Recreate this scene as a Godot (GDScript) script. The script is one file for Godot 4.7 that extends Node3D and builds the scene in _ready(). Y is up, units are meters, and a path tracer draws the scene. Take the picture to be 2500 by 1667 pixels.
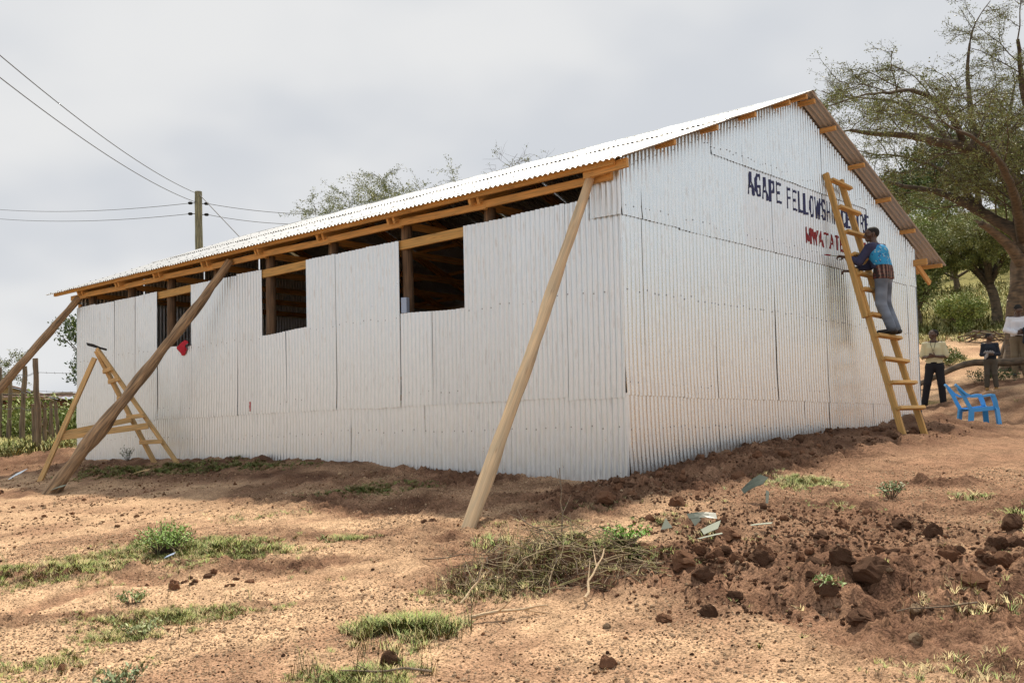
extends Node3D
# Corrugated iron hall on a bare slope under an overcast sky. y up, metres; the hall's near corner stands at the origin,
# its long wall runs along -x (facing +z), its gable along -z (facing +x).

var rng := RandomNumberGenerator.new()
var taken := {}
var M := {}
var noise_a := FastNoiseLite.new()
var noise_b := FastNoiseLite.new()
var noise_c := FastNoiseLite.new()

class MB:
	var v := PackedVector3Array()
	var n := PackedVector3Array()
	var c := PackedColorArray()
	var uv := PackedVector2Array()
	var ix := PackedInt32Array()
	var col := Color(1, 1, 1)
	func vert(p: Vector3, nn: Vector3, u := Vector2.ZERO) -> int:
		v.append(p)
		n.append(nn)
		c.append(col)
		uv.append(u)
		return v.size() - 1
	func tri_ix(a: int, b: int, d: int) -> void: # counter-clockwise seen from outside
		ix.append(a)
		ix.append(d)
		ix.append(b)
	func quad_ix(a: int, b: int, d: int, e: int) -> void:
		tri_ix(a, b, d)
		tri_ix(a, d, e)
	func poly(pts: Array, away_from: Vector3) -> void: # flat convex polygon whose front faces away from a point
		var nn: Vector3 = (pts[1] - pts[0]).cross(pts[2] - pts[0])
		if nn.length_squared() < 1e-16:
			return
		nn = nn.normalized()
		var mid := Vector3.ZERO
		for p in pts:
			mid += p
		mid /= pts.size()
		var flip := nn.dot(mid - away_from) < 0.0
		if flip:
			nn = -nn
		var first := v.size()
		for p in pts:
			vert(p, nn)
		for i in range(1, pts.size() - 1):
			if flip:
				tri_ix(first, first + i + 1, first + i)
			else:
				tri_ix(first, first + i, first + i + 1)
	func box(t: Transform3D, s: Vector3, bev := 0.0) -> void:
		var h := s * 0.5
		var o := t.origin
		if bev <= 0.0:
			for ax in 3:
				for sg in [-1.0, 1.0]:
					var q := []
					for k in [[-1, -1], [1, -1], [1, 1], [-1, 1]]:
						var p := Vector3.ZERO
						p[ax] = sg * h[ax]
						p[(ax + 1) % 3] = k[0] * h[(ax + 1) % 3]
						p[(ax + 2) % 3] = k[1] * h[(ax + 2) % 3]
						q.append(t * p)
					poly(q, o)
			return
		var b := minf(bev, minf(h.x, minf(h.y, h.z)) * 0.6)
		var cv := func(sx: float, sy: float, sz: float, ax: int) -> Vector3: # corner point lying on the face across ax
			var p := Vector3(sx * (h.x - b), sy * (h.y - b), sz * (h.z - b))
			p[ax] = [sx, sy, sz][ax] * h[ax]
			return t * p
		for ax in 3:
			for sg in [-1.0, 1.0]:
				var q := []
				for k in [[-1, -1], [1, -1], [1, 1], [-1, 1]]:
					var s3 := [0.0, 0.0, 0.0]
					s3[ax] = sg
					s3[(ax + 1) % 3] = float(k[0])
					s3[(ax + 2) % 3] = float(k[1])
					q.append(cv.call(s3[0], s3[1], s3[2], ax))
				poly(q, o)
			for k in [[-1, -1], [1, -1], [1, 1], [-1, 1]]: # edges along ax
				var a1 := (ax + 1) % 3
				var a2 := (ax + 2) % 3
				var q := []
				for e in [[-1.0, a1], [1.0, a1], [1.0, a2], [-1.0, a2]]:
					var s3 := [0.0, 0.0, 0.0]
					s3[ax] = e[0]
					s3[a1] = float(k[0])
					s3[a2] = float(k[1])
					q.append(cv.call(s3[0], s3[1], s3[2], e[1]))
				poly(q, o)
		for sx in [-1.0, 1.0]:
			for sy in [-1.0, 1.0]:
				for sz in [-1.0, 1.0]:
					poly([cv.call(sx, sy, sz, 0), cv.call(sx, sy, sz, 1), cv.call(sx, sy, sz, 2)], o)
	func tube(pts: Array, rads: Array, sides: int, cap := true, lump := 0.0, seed_n := 0) -> void:
		var ring := []
		var up := Vector3(0.31, 0.9, 0.29)
		var side := Vector3.ZERO
		var m := pts.size()
		for i in m:
			var d: Vector3
			if i == 0:
				d = pts[1] - pts[0]
			elif i == m - 1:
				d = pts[i] - pts[i - 1]
			else:
				d = pts[i + 1] - pts[i - 1]
			d = d.normalized()
			if i == 0:
				if absf(d.dot(up.normalized())) > 0.9:
					up = Vector3(0.9, 0.1, 0.3)
				side = d.cross(up).normalized()
			else:
				side = (side - d * side.dot(d)).normalized()
			var over := side.cross(d)
			var ids := PackedInt32Array()
			for k in sides + 1:
				var a := TAU * k / sides
				var nn := side * cos(a) + over * sin(a)
				var r: float = rads[i]
				if lump > 0.0:
					r *= 1.0 + lump * (sin(a * 2.0 + seed_n + i * 0.9) * 0.5 + sin(a * 3.0 + seed_n * 2.0 + i * 1.7) * 0.5)
				ids.append(vert(pts[i] + nn * r, nn, Vector2(float(k) / sides, i)))
			ring.append(ids)
		for i in m - 1:
			for k in sides:
				quad_ix(ring[i][k + 1], ring[i][k], ring[i + 1][k], ring[i + 1][k + 1])
		if cap:
			for e in [0, m - 1]:
				var q := []
				for k in sides:
					q.append(v[ring[e][k]])
				poly(q, pts[1] if e == 0 else pts[m - 2])
	func add_mesh(b: MB, t: Transform3D, tint := Color(1, 1, 1)) -> void:
		var first := v.size()
		var nb := t.basis.inverse().transposed()
		for i in b.v.size():
			v.append(t * b.v[i])
			n.append((nb * b.n[i]).normalized())
			c.append(b.c[i] * tint)
			uv.append(b.uv[i])
		for i in b.ix:
			ix.append(first + i)
	func surface(am: ArrayMesh, mat: Material) -> ArrayMesh:
		var a := []
		a.resize(Mesh.ARRAY_MAX)
		a[Mesh.ARRAY_VERTEX] = v
		a[Mesh.ARRAY_NORMAL] = n
		a[Mesh.ARRAY_COLOR] = c
		a[Mesh.ARRAY_TEX_UV] = uv
		a[Mesh.ARRAY_INDEX] = ix
		am.add_surface_from_arrays(Mesh.PRIMITIVE_TRIANGLES, a)
		am.surface_set_material(am.get_surface_count() - 1, mat)
		return am
	func commit(mat: Material) -> ArrayMesh:
		return surface(ArrayMesh.new(), mat)

# ---------------------------------------------------------------- naming and tagging
func numbered(called: String) -> String:
	var k: int = taken.get(called, 0)
	taken[called] = k + 1
	return called if k == 0 else "%s_%03d" % [called, k]

func tag(o: Node, label: String, category: String, group := "", kind := "") -> void:
	if label != "":
		o.set_meta("label", label)
	if category != "":
		o.set_meta("category", category)
	if group != "":
		o.set_meta("group", group)
	if kind != "":
		o.set_meta("kind", kind)

func thing(called: String, label: String, category: String, at := Vector3.ZERO, turn := 0.0, group := "") -> Node3D:
	var o := Node3D.new()
	o.name = numbered(called)
	add_child(o)
	o.position = at
	o.rotation.y = turn
	tag(o, label, category, group)
	return o

func put(called: String, mesh: Mesh, parent: Node, t := Transform3D.IDENTITY) -> MeshInstance3D:
	var o := MeshInstance3D.new()
	o.name = numbered(called) if parent == self else called
	o.mesh = mesh
	o.transform = t
	parent.add_child(o, true)
	return o

func structure(called: String, mesh: Mesh) -> MeshInstance3D:
	var o := put(called, mesh, self)
	o.set_meta("kind", "structure")
	return o

func scatter(called: String, mesh: Mesh, parent: Node, places: Array, tints: Array) -> MultiMeshInstance3D:
	var mm := MultiMesh.new()
	mm.transform_format = MultiMesh.TRANSFORM_3D
	mm.use_colors = true
	mm.mesh = mesh
	mm.instance_count = places.size()
	for i in places.size():
		mm.set_instance_transform(i, places[i])
		mm.set_instance_color(i, tints[i])
	var o := MultiMeshInstance3D.new()
	o.name = numbered(called) if parent == self else called
	o.multimesh = mm
	parent.add_child(o, true)
	o.set_meta("kind", "stuff")
	return o

func rot_to(d: Vector3, roll := 0.0) -> Basis: # y axis along d
	d = d.normalized()
	var side := d.cross(Vector3(0.3, 0.1, 0.95) if absf(d.y) > 0.8 else Vector3.UP).normalized()
	return Basis(d, roll) * Basis(side, d, side.cross(d))

func rnd(a: float, b: float) -> float:
	return rng.randf_range(a, b)

func rdir() -> Vector3:
	var z := rnd(-1, 1)
	var a := rnd(0, TAU)
	var r := sqrt(1.0 - z * z)
	return Vector3(r * cos(a), z, r * sin(a))

# ---------------------------------------------------------------- materials
func lin(r: float, g: float, b: float) -> Color:
	return Color(r, g, b).linear_to_srgb()

func plain(col: Color, rough := 0.8, metal := 0.0, use_vertex := false) -> StandardMaterial3D:
	var m := StandardMaterial3D.new()
	m.albedo_color = col
	m.roughness = rough
	m.metallic = metal
	m.vertex_color_use_as_albedo = use_vertex
	return m

func grain_image(size: int, fn: Callable) -> Image:
	var bytes := PackedByteArray()
	bytes.resize(size * size * 3)
	var k := 0
	for y in size:
		for x in size:
			var q: Color = fn.call(x, y)
			bytes[k] = int(clampf(q.r, 0, 1) * 255.0)
			bytes[k + 1] = int(clampf(q.g, 0, 1) * 255.0)
			bytes[k + 2] = int(clampf(q.b, 0, 1) * 255.0)
			k += 3
	var im := Image.create_from_data(size, size, false, Image.FORMAT_RGB8, bytes)
	im.generate_mipmaps()
	return im

func noise_field(size: int, freq: float, kind: int, octaves: int, sd: int, stretch := 1) -> PackedByteArray:
	var f := FastNoiseLite.new()
	f.noise_type = kind
	f.frequency = freq
	f.fractal_octaves = octaves
	f.seed = sd
	if kind == FastNoiseLite.TYPE_CELLULAR:
		f.cellular_return_type = FastNoiseLite.RETURN_DISTANCE
		f.fractal_type = FastNoiseLite.FRACTAL_NONE
	var im := f.get_seamless_image(size, size)
	if stretch > 1: # lengthen along x: keep every column of a narrower picture
		im = f.get_seamless_image(maxi(8, size / stretch), size)
		im.resize(size, size, Image.INTERPOLATE_CUBIC)
	im.convert(Image.FORMAT_L8)
	return im.get_data()

func make_materials() -> void:
	var S := 512
	# earth: coarse sand and grit
	var g1 := noise_field(S, 0.16, FastNoiseLite.TYPE_CELLULAR, 1, 3)
	var g2 := noise_field(S, 0.03, FastNoiseLite.TYPE_SIMPLEX, 4, 5)
	var g3 := noise_field(S, 0.4, FastNoiseLite.TYPE_SIMPLEX, 2, 9)
	var g4 := noise_field(S, 0.075, FastNoiseLite.TYPE_SIMPLEX, 2, 13)
	var g5 := noise_field(S, 0.11, FastNoiseLite.TYPE_SIMPLEX, 1, 14)
	var earth := grain_image(S, func(x, y):
		var i: int = y * S + x
		var a := g1[i] / 255.0
		var b := g2[i] / 255.0
		var d := g3[i] / 255.0
		var q := 0.86 + 0.3 * (b - 0.5) + 0.75 * (d - 0.5) - 0.38 * (a - 0.25)
		q -= 0.34 * clampf((g4[i] / 255.0 - 0.67) * 9.0, 0.0, 1.0) # dark grit
		q += 0.16 * clampf((g5[i] / 255.0 - 0.70) * 9.0, 0.0, 1.0) # pale pebbles
		return Color(q + 0.015, q, q - 0.015 - 0.05 * (d - 0.5)))
	var relief := grain_image(S, func(x, y):
		var i: int = y * S + x
		var q := 0.5 + 0.55 * (0.5 - g1[i] / 255.0) + 0.3 * (g2[i] / 255.0 - 0.5) + 0.25 * (g3[i] / 255.0 - 0.5)
		return Color(q, q, q))
	var m := plain(Color.WHITE, 0.95, 0.0, true)
	m.albedo_texture = ImageTexture.create_from_image(earth)
	m.uv1_triplanar = true
	m.uv1_world_triplanar = true
	m.uv1_scale = Vector3.ONE * 0.83
	m.heightmap_enabled = true
	m.heightmap_texture = ImageTexture.create_from_image(relief)
	m.heightmap_scale = 1.6
	m.metallic_specular = 0.2
	M.earth = m
	m = plain(Color.WHITE, 0.95, 0.0, true)
	m.albedo_texture = M.earth.albedo_texture
	m.uv1_triplanar = true
	m.uv1_scale = Vector3.ONE * 1.6
	m.heightmap_enabled = true
	m.heightmap_texture = M.earth.heightmap_texture
	m.heightmap_scale = 0.6
	m.metallic_specular = 0.2
	M.clod = m
	# sawn softwood
	var w1 := noise_field(S, 0.05, FastNoiseLite.TYPE_SIMPLEX, 4, 21, 16)
	var w2 := noise_field(S, 0.012, FastNoiseLite.TYPE_SIMPLEX, 2, 23, 2)
	var knots := []
	rng.seed = 77
	for k in 16:
		knots.append(Vector3(rnd(0, S), rnd(0, S), rnd(3, 7)))
	var wood := grain_image(S, func(x, y):
		var i: int = y * S + x
		var a := w1[i] / 255.0 - 0.5
		var b := w2[i] / 255.0 - 0.5
		var q := 0.86 + 0.2 * a + 0.16 * b
		var kk := 0.0
		for kn in knots:
			var dx: float = absf(x - kn.x) * 0.35
			var dy: float = absf(y - kn.y)
			var dd: float = (dx * dx + dy * dy) / (kn.z * kn.z)
			if dd < 4.0:
				kk = maxf(kk, exp(-dd * 1.4))
		return Color(q, q * (0.985 - 0.05 * b), q * (0.95 - 0.1 * b)).lerp(Color(0.33, 0.2, 0.12), kk * 0.6))
	var wt := ImageTexture.create_from_image(wood)
	for kind in [["pine", lin(0.86, 0.50, 0.185)], ["pine_pale", lin(0.78, 0.53, 0.25)], ["pine_yellow", lin(0.74, 0.47, 0.17)]]:
		m = plain(kind[1], 0.72)
		m.albedo_texture = wt
		m.uv1_triplanar = true
		m.uv1_scale = Vector3(0.55, 3.1, 3.1)
		M[kind[0]] = m
	# weathered round timber
	var bark := grain_image(S, func(x, y):
		var i: int = y * S + x
		var a := w1[i] / 255.0 - 0.5
		var b := w2[i] / 255.0 - 0.5
		var q := 0.78 + 0.5 * a + 0.35 * b
		return Color(q, q * (0.97 - 0.12 * a), q * (0.93 - 0.25 * a)))
	var bt := ImageTexture.create_from_image(bark)
	var bh := grain_image(256, func(x, y):
		var q := w1[(y * 2) * S + x * 2] / 255.0
		return Color(q, q, q))
	var bht := ImageTexture.create_from_image(bh)
	for kind in [["pole_pale", lin(0.80, 0.62, 0.42), 0.3], ["pole_brown", lin(0.56, 0.41, 0.27), 1.2], ["pole_grey", lin(0.36, 0.29, 0.22), 0.8], ["pole_post", lin(0.24, 0.165, 0.11), 0.6], ["pole_green", lin(0.42, 0.42, 0.31), 0.4]]:
		m = plain(kind[1], 0.85)
		m.albedo_texture = wt if kind[0] == "pole_pale" else bt
		m.uv1_triplanar = true
		m.uv1_scale = Vector3(0.5, 2.6, 2.6)
		m.heightmap_enabled = true
		m.heightmap_texture = bht
		m.heightmap_scale = kind[2]
		M[kind[0]] = m
	m = plain(lin(0.21, 0.17, 0.13), 0.9)
	m.albedo_texture = bt
	m.uv1_triplanar = true
	m.uv1_scale = Vector3(1.3, 0.5, 1.3)
	M.bark = m
	# galvanised sheet: streaked zinc with dust washed down the grooves
	var z1 := noise_field(S, 0.06, FastNoiseLite.TYPE_SIMPLEX, 4, 31, 12)
	var z2 := noise_field(S, 0.02, FastNoiseLite.TYPE_SIMPLEX, 4, 33)
	var z3 := noise_field(S, 0.2, FastNoiseLite.TYPE_SIMPLEX, 2, 35)
	var zinc := grain_image(S, func(x, y):
		var j: int = x * S + y # streaks run down the sheet
		var i: int = y * S + x
		var a := z1[j] / 255.0 - 0.5
		var b := z2[i] / 255.0 - 0.5
		var d := z3[i] / 255.0 - 0.5
		var q := 0.95 + 0.06 * b + 0.03 * d + 0.04 * a
		var dirt := clampf((a + b * 0.9) * 2.2 - 0.42, 0.0, 1.0) * 0.22
		return Color(q, q, q).lerp(Color(0.58, 0.54, 0.51), dirt))
	var zt := ImageTexture.create_from_image(zinc)
	var zr := grain_image(S, func(x, y):
		var j: int = x * S + y
		var q := 0.6 + 0.12 * (z1[j] / 255.0 - 0.5) + 0.25 * (z2[y * S + x] / 255.0 - 0.5)
		return Color(q, q, q))
	var zrt := ImageTexture.create_from_image(zr)
	for kind in [["zinc", lin(0.87, 0.92, 0.955), 0.92, 0.6], ["zinc_sky_tint", lin(0.88, 0.955, 1.0), 0.93, 0.48], ["zinc_roof", lin(0.60, 0.62, 0.64), 0.75, 1.0], ["zinc_dull", lin(0.85, 0.90, 0.935), 0.9, 0.66], ["sign_white", lin(0.86, 0.93, 0.99), 0.9, 0.6]]:  # gable zinc differs by reflected sky blue mixed into its base colour
		m = plain(kind[1], kind[3], kind[2])
		m.albedo_texture = zt
		m.roughness_texture = zrt
		m.roughness_texture_channel = BaseMaterial3D.TEXTURE_CHANNEL_RED
		M[kind[0]] = m
	M.limb = plain(lin(0.14, 0.112, 0.085), 0.9)
	M.limb.albedo_texture = bt
	M.limb.uv1_triplanar = true
	M.limb.uv1_scale = Vector3(1.3, 0.7, 1.3)
	M.nail = plain(lin(0.24, 0.24, 0.25), 0.35, 0.8)
	M.navy_paint = plain(lin(0.018, 0.028, 0.12), 0.5)
	M.red_paint = plain(lin(0.25, 0.012, 0.02), 0.5)
	M.iron_dark = plain(lin(0.02, 0.02, 0.022), 0.5, 0.6)
	M.wire = plain(lin(0.12, 0.12, 0.125), 0.6, 0.3)
	M.leaf = plain(Color.WHITE, 0.6, 0.0, true)
	M.leaf.backlight = Color(1.0, 1.0, 0.6)
	M.leaf.cull_mode = BaseMaterial3D.CULL_DISABLED
	M.grass = plain(Color.WHITE, 0.7, 0.0, true)
	M.grass.backlight = Color(0.8, 0.85, 0.5)
	M.grass.cull_mode = BaseMaterial3D.CULL_DISABLED
	M.tint = plain(Color.WHITE, 0.8, 0.0, true)
	M.skin = plain(lin(0.095, 0.054, 0.037), 0.42)
	M.hair = plain(lin(0.012, 0.011, 0.01), 0.9)
	M.blue_plastic = plain(lin(0.06, 0.36, 0.80), 0.3)
	M.scrap_green = plain(lin(0.05, 0.068, 0.05), 0.45)
	M.scrap_pale = plain(lin(0.30, 0.33, 0.26), 0.7)
	M.red_cloth = plain(lin(0.45, 0.012, 0.03), 0.9)
	M.carton = plain(lin(0.35, 0.45, 0.62), 0.7)
	M.plaster = plain(lin(0.42, 0.29, 0.15), 0.9)
	M.rust = plain(lin(0.10, 0.05, 0.035), 0.85)
	M.brick = plain(lin(0.21, 0.085, 0.055), 0.9)
	M.dark = plain(lin(0.01, 0.01, 0.01), 0.9)

# ---------------------------------------------------------------- the lie of the land
# surveyed spots (x, height, z); a smooth surface is drawn through them
const SPOTS: Array[Vector3] = [
	Vector3(0, 0, 0.013), Vector3(-1.27, -0.008, 0), Vector3(-3, 0.01, 0), Vector3(-4.4, 0.09, 0), Vector3(-5.6, 0.115, 0),
	Vector3(-7.9, 0.1, 0), Vector3(-10.5, 0.02, 0), Vector3(-12.9, -0.02, 0), Vector3(0, 0.169, -1.4), Vector3(0, 0.335, -4.2),
	Vector3(0, 0.497, -7.6), Vector3(0, 0.56, -8.44), Vector3(-6, 0.2, -4), Vector3(-12.5, 0.05, -4), Vector3(-12.5, 0.2, -8.4),
	Vector3(-6, 0.4, -8.4), Vector3(0.5, -0.17, 3.2), Vector3(-2, -0.13, 2.6), Vector3(-4.3, -0.12, 2.2), Vector3(-8.7, -0.35, 2.5),
	Vector3(-10.4, -0.22, 1.9), Vector3(-14.5, -0.5, 2.8), Vector3(-7, -0.15, 1.2), Vector3(1.2, 0.31, -4.75), Vector3(0.9, 0.2, -1.2),
	Vector3(1.1, 0.02, 1.3), Vector3(2.5, 0.06, -0.5), Vector3(3, 0.2, -5), Vector3(0.35, 0.14, -9.5), Vector3(0.75, 0.17, -9.9),
	Vector3(3.5, 0.38, -9), Vector3(5, 0.24, -4), Vector3(2, 0.17, -7), Vector3(1.2, 0.2, -7), Vector3(-0.5, 0.29, -11.2),
	Vector3(0.8, 0.24, -11), Vector3(-1, 0.38, -12.3), Vector3(-2, 0.47, -14.2), Vector3(-0.75, 0.86, -14.2), Vector3(-1.25, 1.16, -17.7),
	Vector3(0.3, 1, -14.5), Vector3(1.5, 0.9, -13), Vector3(6.85, -0.55, 9.36), Vector3(3.1, -0.38, 5.35), Vector3(1, -0.5, 7),
	Vector3(5.2, -0.25, 3.8), Vector3(4.2, -0.05, 0.5), Vector3(6.5, 0, 0), Vector3(-3.3, -0.38, 5.3), Vector3(-8, -0.5, 6),
	Vector3(-14, -0.65, 6), Vector3(-5, -0.75, 12), Vector3(2, -0.8, 14), Vector3(12, -0.3, 9), Vector3(10, 0.2, 0),
	Vector3(-15.85, 0.08, -0.38), Vector3(-17.7, 0.1, -0.85), Vector3(-20, 0.1, -1.5), Vector3(-20, -0.1, 3), Vector3(-20, 0.1, -7),
	Vector3(-14.5, -0.1, 0.3), Vector3(-33, -0.9, -8), Vector3(-45, -1.2, -12), Vector3(-40, -1.2, 10), Vector3(-24, 0.2, -10),
	Vector3(-17, 0.3, -12), Vector3(-2.5, 1.2, -17.5), Vector3(-3.5, 1.55, -20.4), Vector3(-4.9, 2.2, -24.5), Vector3(-1.8, 1.36, -20),
	Vector3(-7.2, 3.3, -34), Vector3(-9.95, 4.3, -36), Vector3(-11, 5.4, -48.6), Vector3(-7, 2.9, -29.6), Vector3(-10, 1.6, -20),
	Vector3(3, 2, -22), Vector3(4, 4, -35), Vector3(0, 7, -55), Vector3(-30, 15, -95), Vector3(-38, 23, -125),
	Vector3(-60, 22, -130), Vector3(-10, 24, -135), Vector3(-80, 4, -80), Vector3(-110, 3, -140), Vector3(-100, -2, -20),
	Vector3(20, 14, -90), Vector3(40, 2, -10), Vector3(40, -3, 30), Vector3(-60, -4, 60), Vector3(20, -4, 60),
	Vector3(200, 0, 100), Vector3(-250, -3, 0), Vector3(-250, 5, -250), Vector3(150, 25, -250), Vector3(0, 35, -220),
	Vector3(0, -6, 200), Vector3(-200, -6, 200)
]
var spot_w := PackedFloat64Array()
var low: PackedFloat32Array # half-metre grid near the hall
const LX0 := -28.0
const LZ0 := -30.0
const LNX := 84
const LNZ := 92
const LST := 0.5

func solve_land() -> void:
	var n := SPOTS.size()
	var N := n + 3
	var A := []
	for i in N:
		var row := PackedFloat64Array()
		row.resize(N + 1)
		if i < n:
			for j in n:
				row[j] = Vector2(SPOTS[i].x - SPOTS[j].x, SPOTS[i].z - SPOTS[j].z).length()
			row[n] = 1.0
			row[n + 1] = SPOTS[i].x
			row[n + 2] = SPOTS[i].z
			row[N] = SPOTS[i].y
		else:
			for j in n:
				row[j] = [1.0, SPOTS[j].x, SPOTS[j].z][i - n]
		A.append(row)
	for i in N:
		var best := i
		for r in range(i, N):
			if absf(A[r][i]) > absf(A[best][i]):
				best = r
		var sw = A[i]
		A[i] = A[best]
		A[best] = sw
		var pr: PackedFloat64Array = A[i]
		for r in range(i + 1, N):
			var rr: PackedFloat64Array = A[r]
			if rr[i] != 0.0:
				var f := rr[i] / pr[i]
				for k in range(i, N + 1):
					rr[k] -= f * pr[k]
				A[r] = rr
	spot_w.resize(N)
	for i in range(N - 1, -1, -1):
		var s: float = A[i][N]
		for k in range(i + 1, N):
			s -= A[i][k] * spot_w[k]
		spot_w[i] = s / A[i][i]
	low.resize(LNX * LNZ)
	for j in LNZ:
		for i in LNX:
			low[j * LNX + i] = land_exact(LX0 + i * LST, LZ0 + j * LST)

func land_exact(x: float, z: float) -> float:
	var n := SPOTS.size()
	var s: float = spot_w[n] + spot_w[n + 1] * x + spot_w[n + 2] * z
	for i in n:
		var dx := x - SPOTS[i].x
		var dz := z - SPOTS[i].z
		s += spot_w[i] * sqrt(dx * dx + dz * dz)
	return s

func land(x: float, z: float) -> float:
	var gx := (x - LX0) / LST
	var gz := (z - LZ0) / LST
	if gx < 1.5 or gz < 1.5 or gx > LNX - 2.6 or gz > LNZ - 2.6:
		return land_exact(x, z)
	var i := int(gx + 0.5)
	var j := int(gz + 0.5)
	var fx := gx - i
	var fz := gz - j
	var ax := 0.5 * (0.5 - fx) * (0.5 - fx)
	var cx := 0.5 * (0.5 + fx) * (0.5 + fx)
	var bx := 1.0 - ax - cx
	var az := 0.5 * (0.5 - fz) * (0.5 - fz)
	var cz := 0.5 * (0.5 + fz) * (0.5 + fz)
	var bz := 1.0 - az - cz
	var k := (j - 1) * LNX + i
	var s := az * (ax * low[k - 1] + bx * low[k] + cx * low[k + 1])
	k += LNX
	s += bz * (ax * low[k - 1] + bx * low[k] + cx * low[k + 1])
	k += LNX
	return s + cz * (ax * low[k - 1] + bx * low[k] + cx * low[k + 1])

# dug or washed-out earth: x, z, half length, half width, turn, strength
const DUG := [
	[-6.5, 0.7, 7.2, 0.75, 0.0, 0.75], [0.75, -3.6, 0.95, 5.6, 0.0, 1.0], [0.7, 0.7, 1.0, 0.9, 0.0, 0.9], [-2.0, 1.9, 2.6, 0.9, 0.1, 0.55],
	[4.15, 2.6, 1.9, 1.0, 0.75, 0.82], [3.1, 2.9, 0.75, 0.5, 0.3, 0.9], [5.2, 3.7, 0.9, 0.9, 0.0, 1.0], [2.7, 1.5, 0.9, 0.9, 0.0, 0.6],
	[2.35, 3.75, 0.95, 0.55, 0.45, 1.0], [3.4, 0.5, 1.3, 0.5, 0.9, 0.45], [5.45, 4.5, 0.7, 0.4, 0.6, 0.6], [3.1, -0.9, 0.38, 0.2, 0.6, 0.85], [3.3, 0.75, 0.32, 0.2, 0.3, 0.75], [2.3, -0.1, 0.3, 0.16, 0.2, 0.6], [4.1, 0.6, 0.3, 0.2, 0.0, 0.6],
	[-14.8, 1.3, 2.0, 1.7, 0.2, 0.95], [-14.2, 0.0, 1.3, 0.9, 0.0, 0.9], [-9.6, 2.9, 0.9, 0.35, 0.3, 0.6], [-0.8, 5.0, 1.5, 0.22, 0.62, 0.7], [-0.1, 6.2, 1.6, 0.12, 0.75, 0.5],
	[-1.7, 4.1, 1.0, 0.3, 0.5, 0.45], [0.2, 3.2, 0.6, 0.5, 0.0, 0.5], [1.0, -9.5, 0.9, 2.8, 0.2, 0.65], [0.2, -12.3, 1.4, 0.8, 0.3, 0.6], [-1.6, -12.8, 1.6, 1.6, 0.0, 0.7], [1.2, 3.3, 0.5, 0.3, 0.5, 0.4],
	[-0.5, -16.2, 1.4, 0.9, 0.0, 0.9]]
const GREEN := [ # x, z, half length, half width, turn, tufts, tallness, dryness
	[-1.65, 5.45, 1.1, 0.5, 0.85, 2600, 0.06, 0.35], [-1.9, 4.7, 0.65, 0.35, 0.6, 1300, 0.06, 0.3], [-1.15, 4.35, 0.55, 0.3, 0.2, 800, 0.075, 0.2], [-0.6, 4.2, 0.35, 0.16, 0.5, 160, 0.07, 0.4],
	[-2.4, 3.2, 0.7, 0.22, 0.6, 180, 0.05, 0.5], [-8.6, 1.0, 1.7, 0.45, 0.3, 2600, 0.07, 0.1], [-6.6, 0.6, 1.3, 0.3, 0.1, 1500, 0.06, 0.15], [-2.6, 1.6, 0.7, 0.4, 0.5, 1100, 0.055, 0.2], [-2.45, 1.1, 0.6, 0.2, 0.0, 240, 0.05, 0.2],
	[-0.5, 3.6, 0.32, 0.14, 0.5, 190, 0.06, 0.2], [0.55, 5.75, 0.6, 0.18, 0.75, 1200, 0.05, 0.35], [0.75, 6.15, 0.4, 0.18, 0.6, 600, 0.05, 0.45], [0.95, 6.75, 0.5, 0.3, 0.6, 600, 0.045, 0.4],
	[2.18, 5.2, 0.3, 0.2, 0.5, 620, 0.10, 0.3], [2.4, 5.55, 0.25, 0.15, 0.5, 90, 0.07, 0.5], [2.6, 5.95, 0.32, 0.22, 0.5, 620, 0.06, 0.3], [2.0, 4.45, 0.35, 0.18, 0.5, 240, 0.06, 0.55], [2.0, 3.85, 0.45, 0.22, 0.5, 260, 0.07, 0.55],
	[2.5, 3.5, 0.42, 0.22, 0.4, 1000, 0.055, 0.05], [2.25, 4.15, 0.55, 0.3, 0.5, 900, 0.05, 0.75], [1.95, -0.25, 0.45, 0.35, 0.3, 900, 0.055, 0.3], [3.62, -0.13, 0.3, 0.25, 0.0, 170, 0.06, 0.2], [3.05, 0.25, 0.16, 0.22, 0.0, 110, 0.07, 0.15],
	[2.92, 0.99, 0.3, 0.18, 0.0, 150, 0.04, 0.3], [1.85, 2.1, 0.22, 0.16, 0.0, 150, 0.05, 0.3], [2.55, 2.4, 0.22, 0.18, 0.0, 140, 0.06, 0.4], [0.95, 2.65, 0.55, 0.16, 0.35, 230, 0.05, 0.5], [1.1, 2.0, 0.25, 0.3, 0.0, 120, 0.05, 0.4],
	[4.25, 0.55, 0.2, 0.3, 0.0, 120, 0.08, 0.3], [5.0, 3.5, 0.35, 0.25, 0.4, 120, 0.07, 0.5], [5.15, 4.55, 0.35, 0.2, 0.4, 170, 0.05, 0.5], [1.15, 3.35, 0.2, 0.12, 0.0, 60, 0.09, 0.7], [2.8, 2.45, 0.2, 0.15, 0.0, 60, 0.05, 0.4]]

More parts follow.
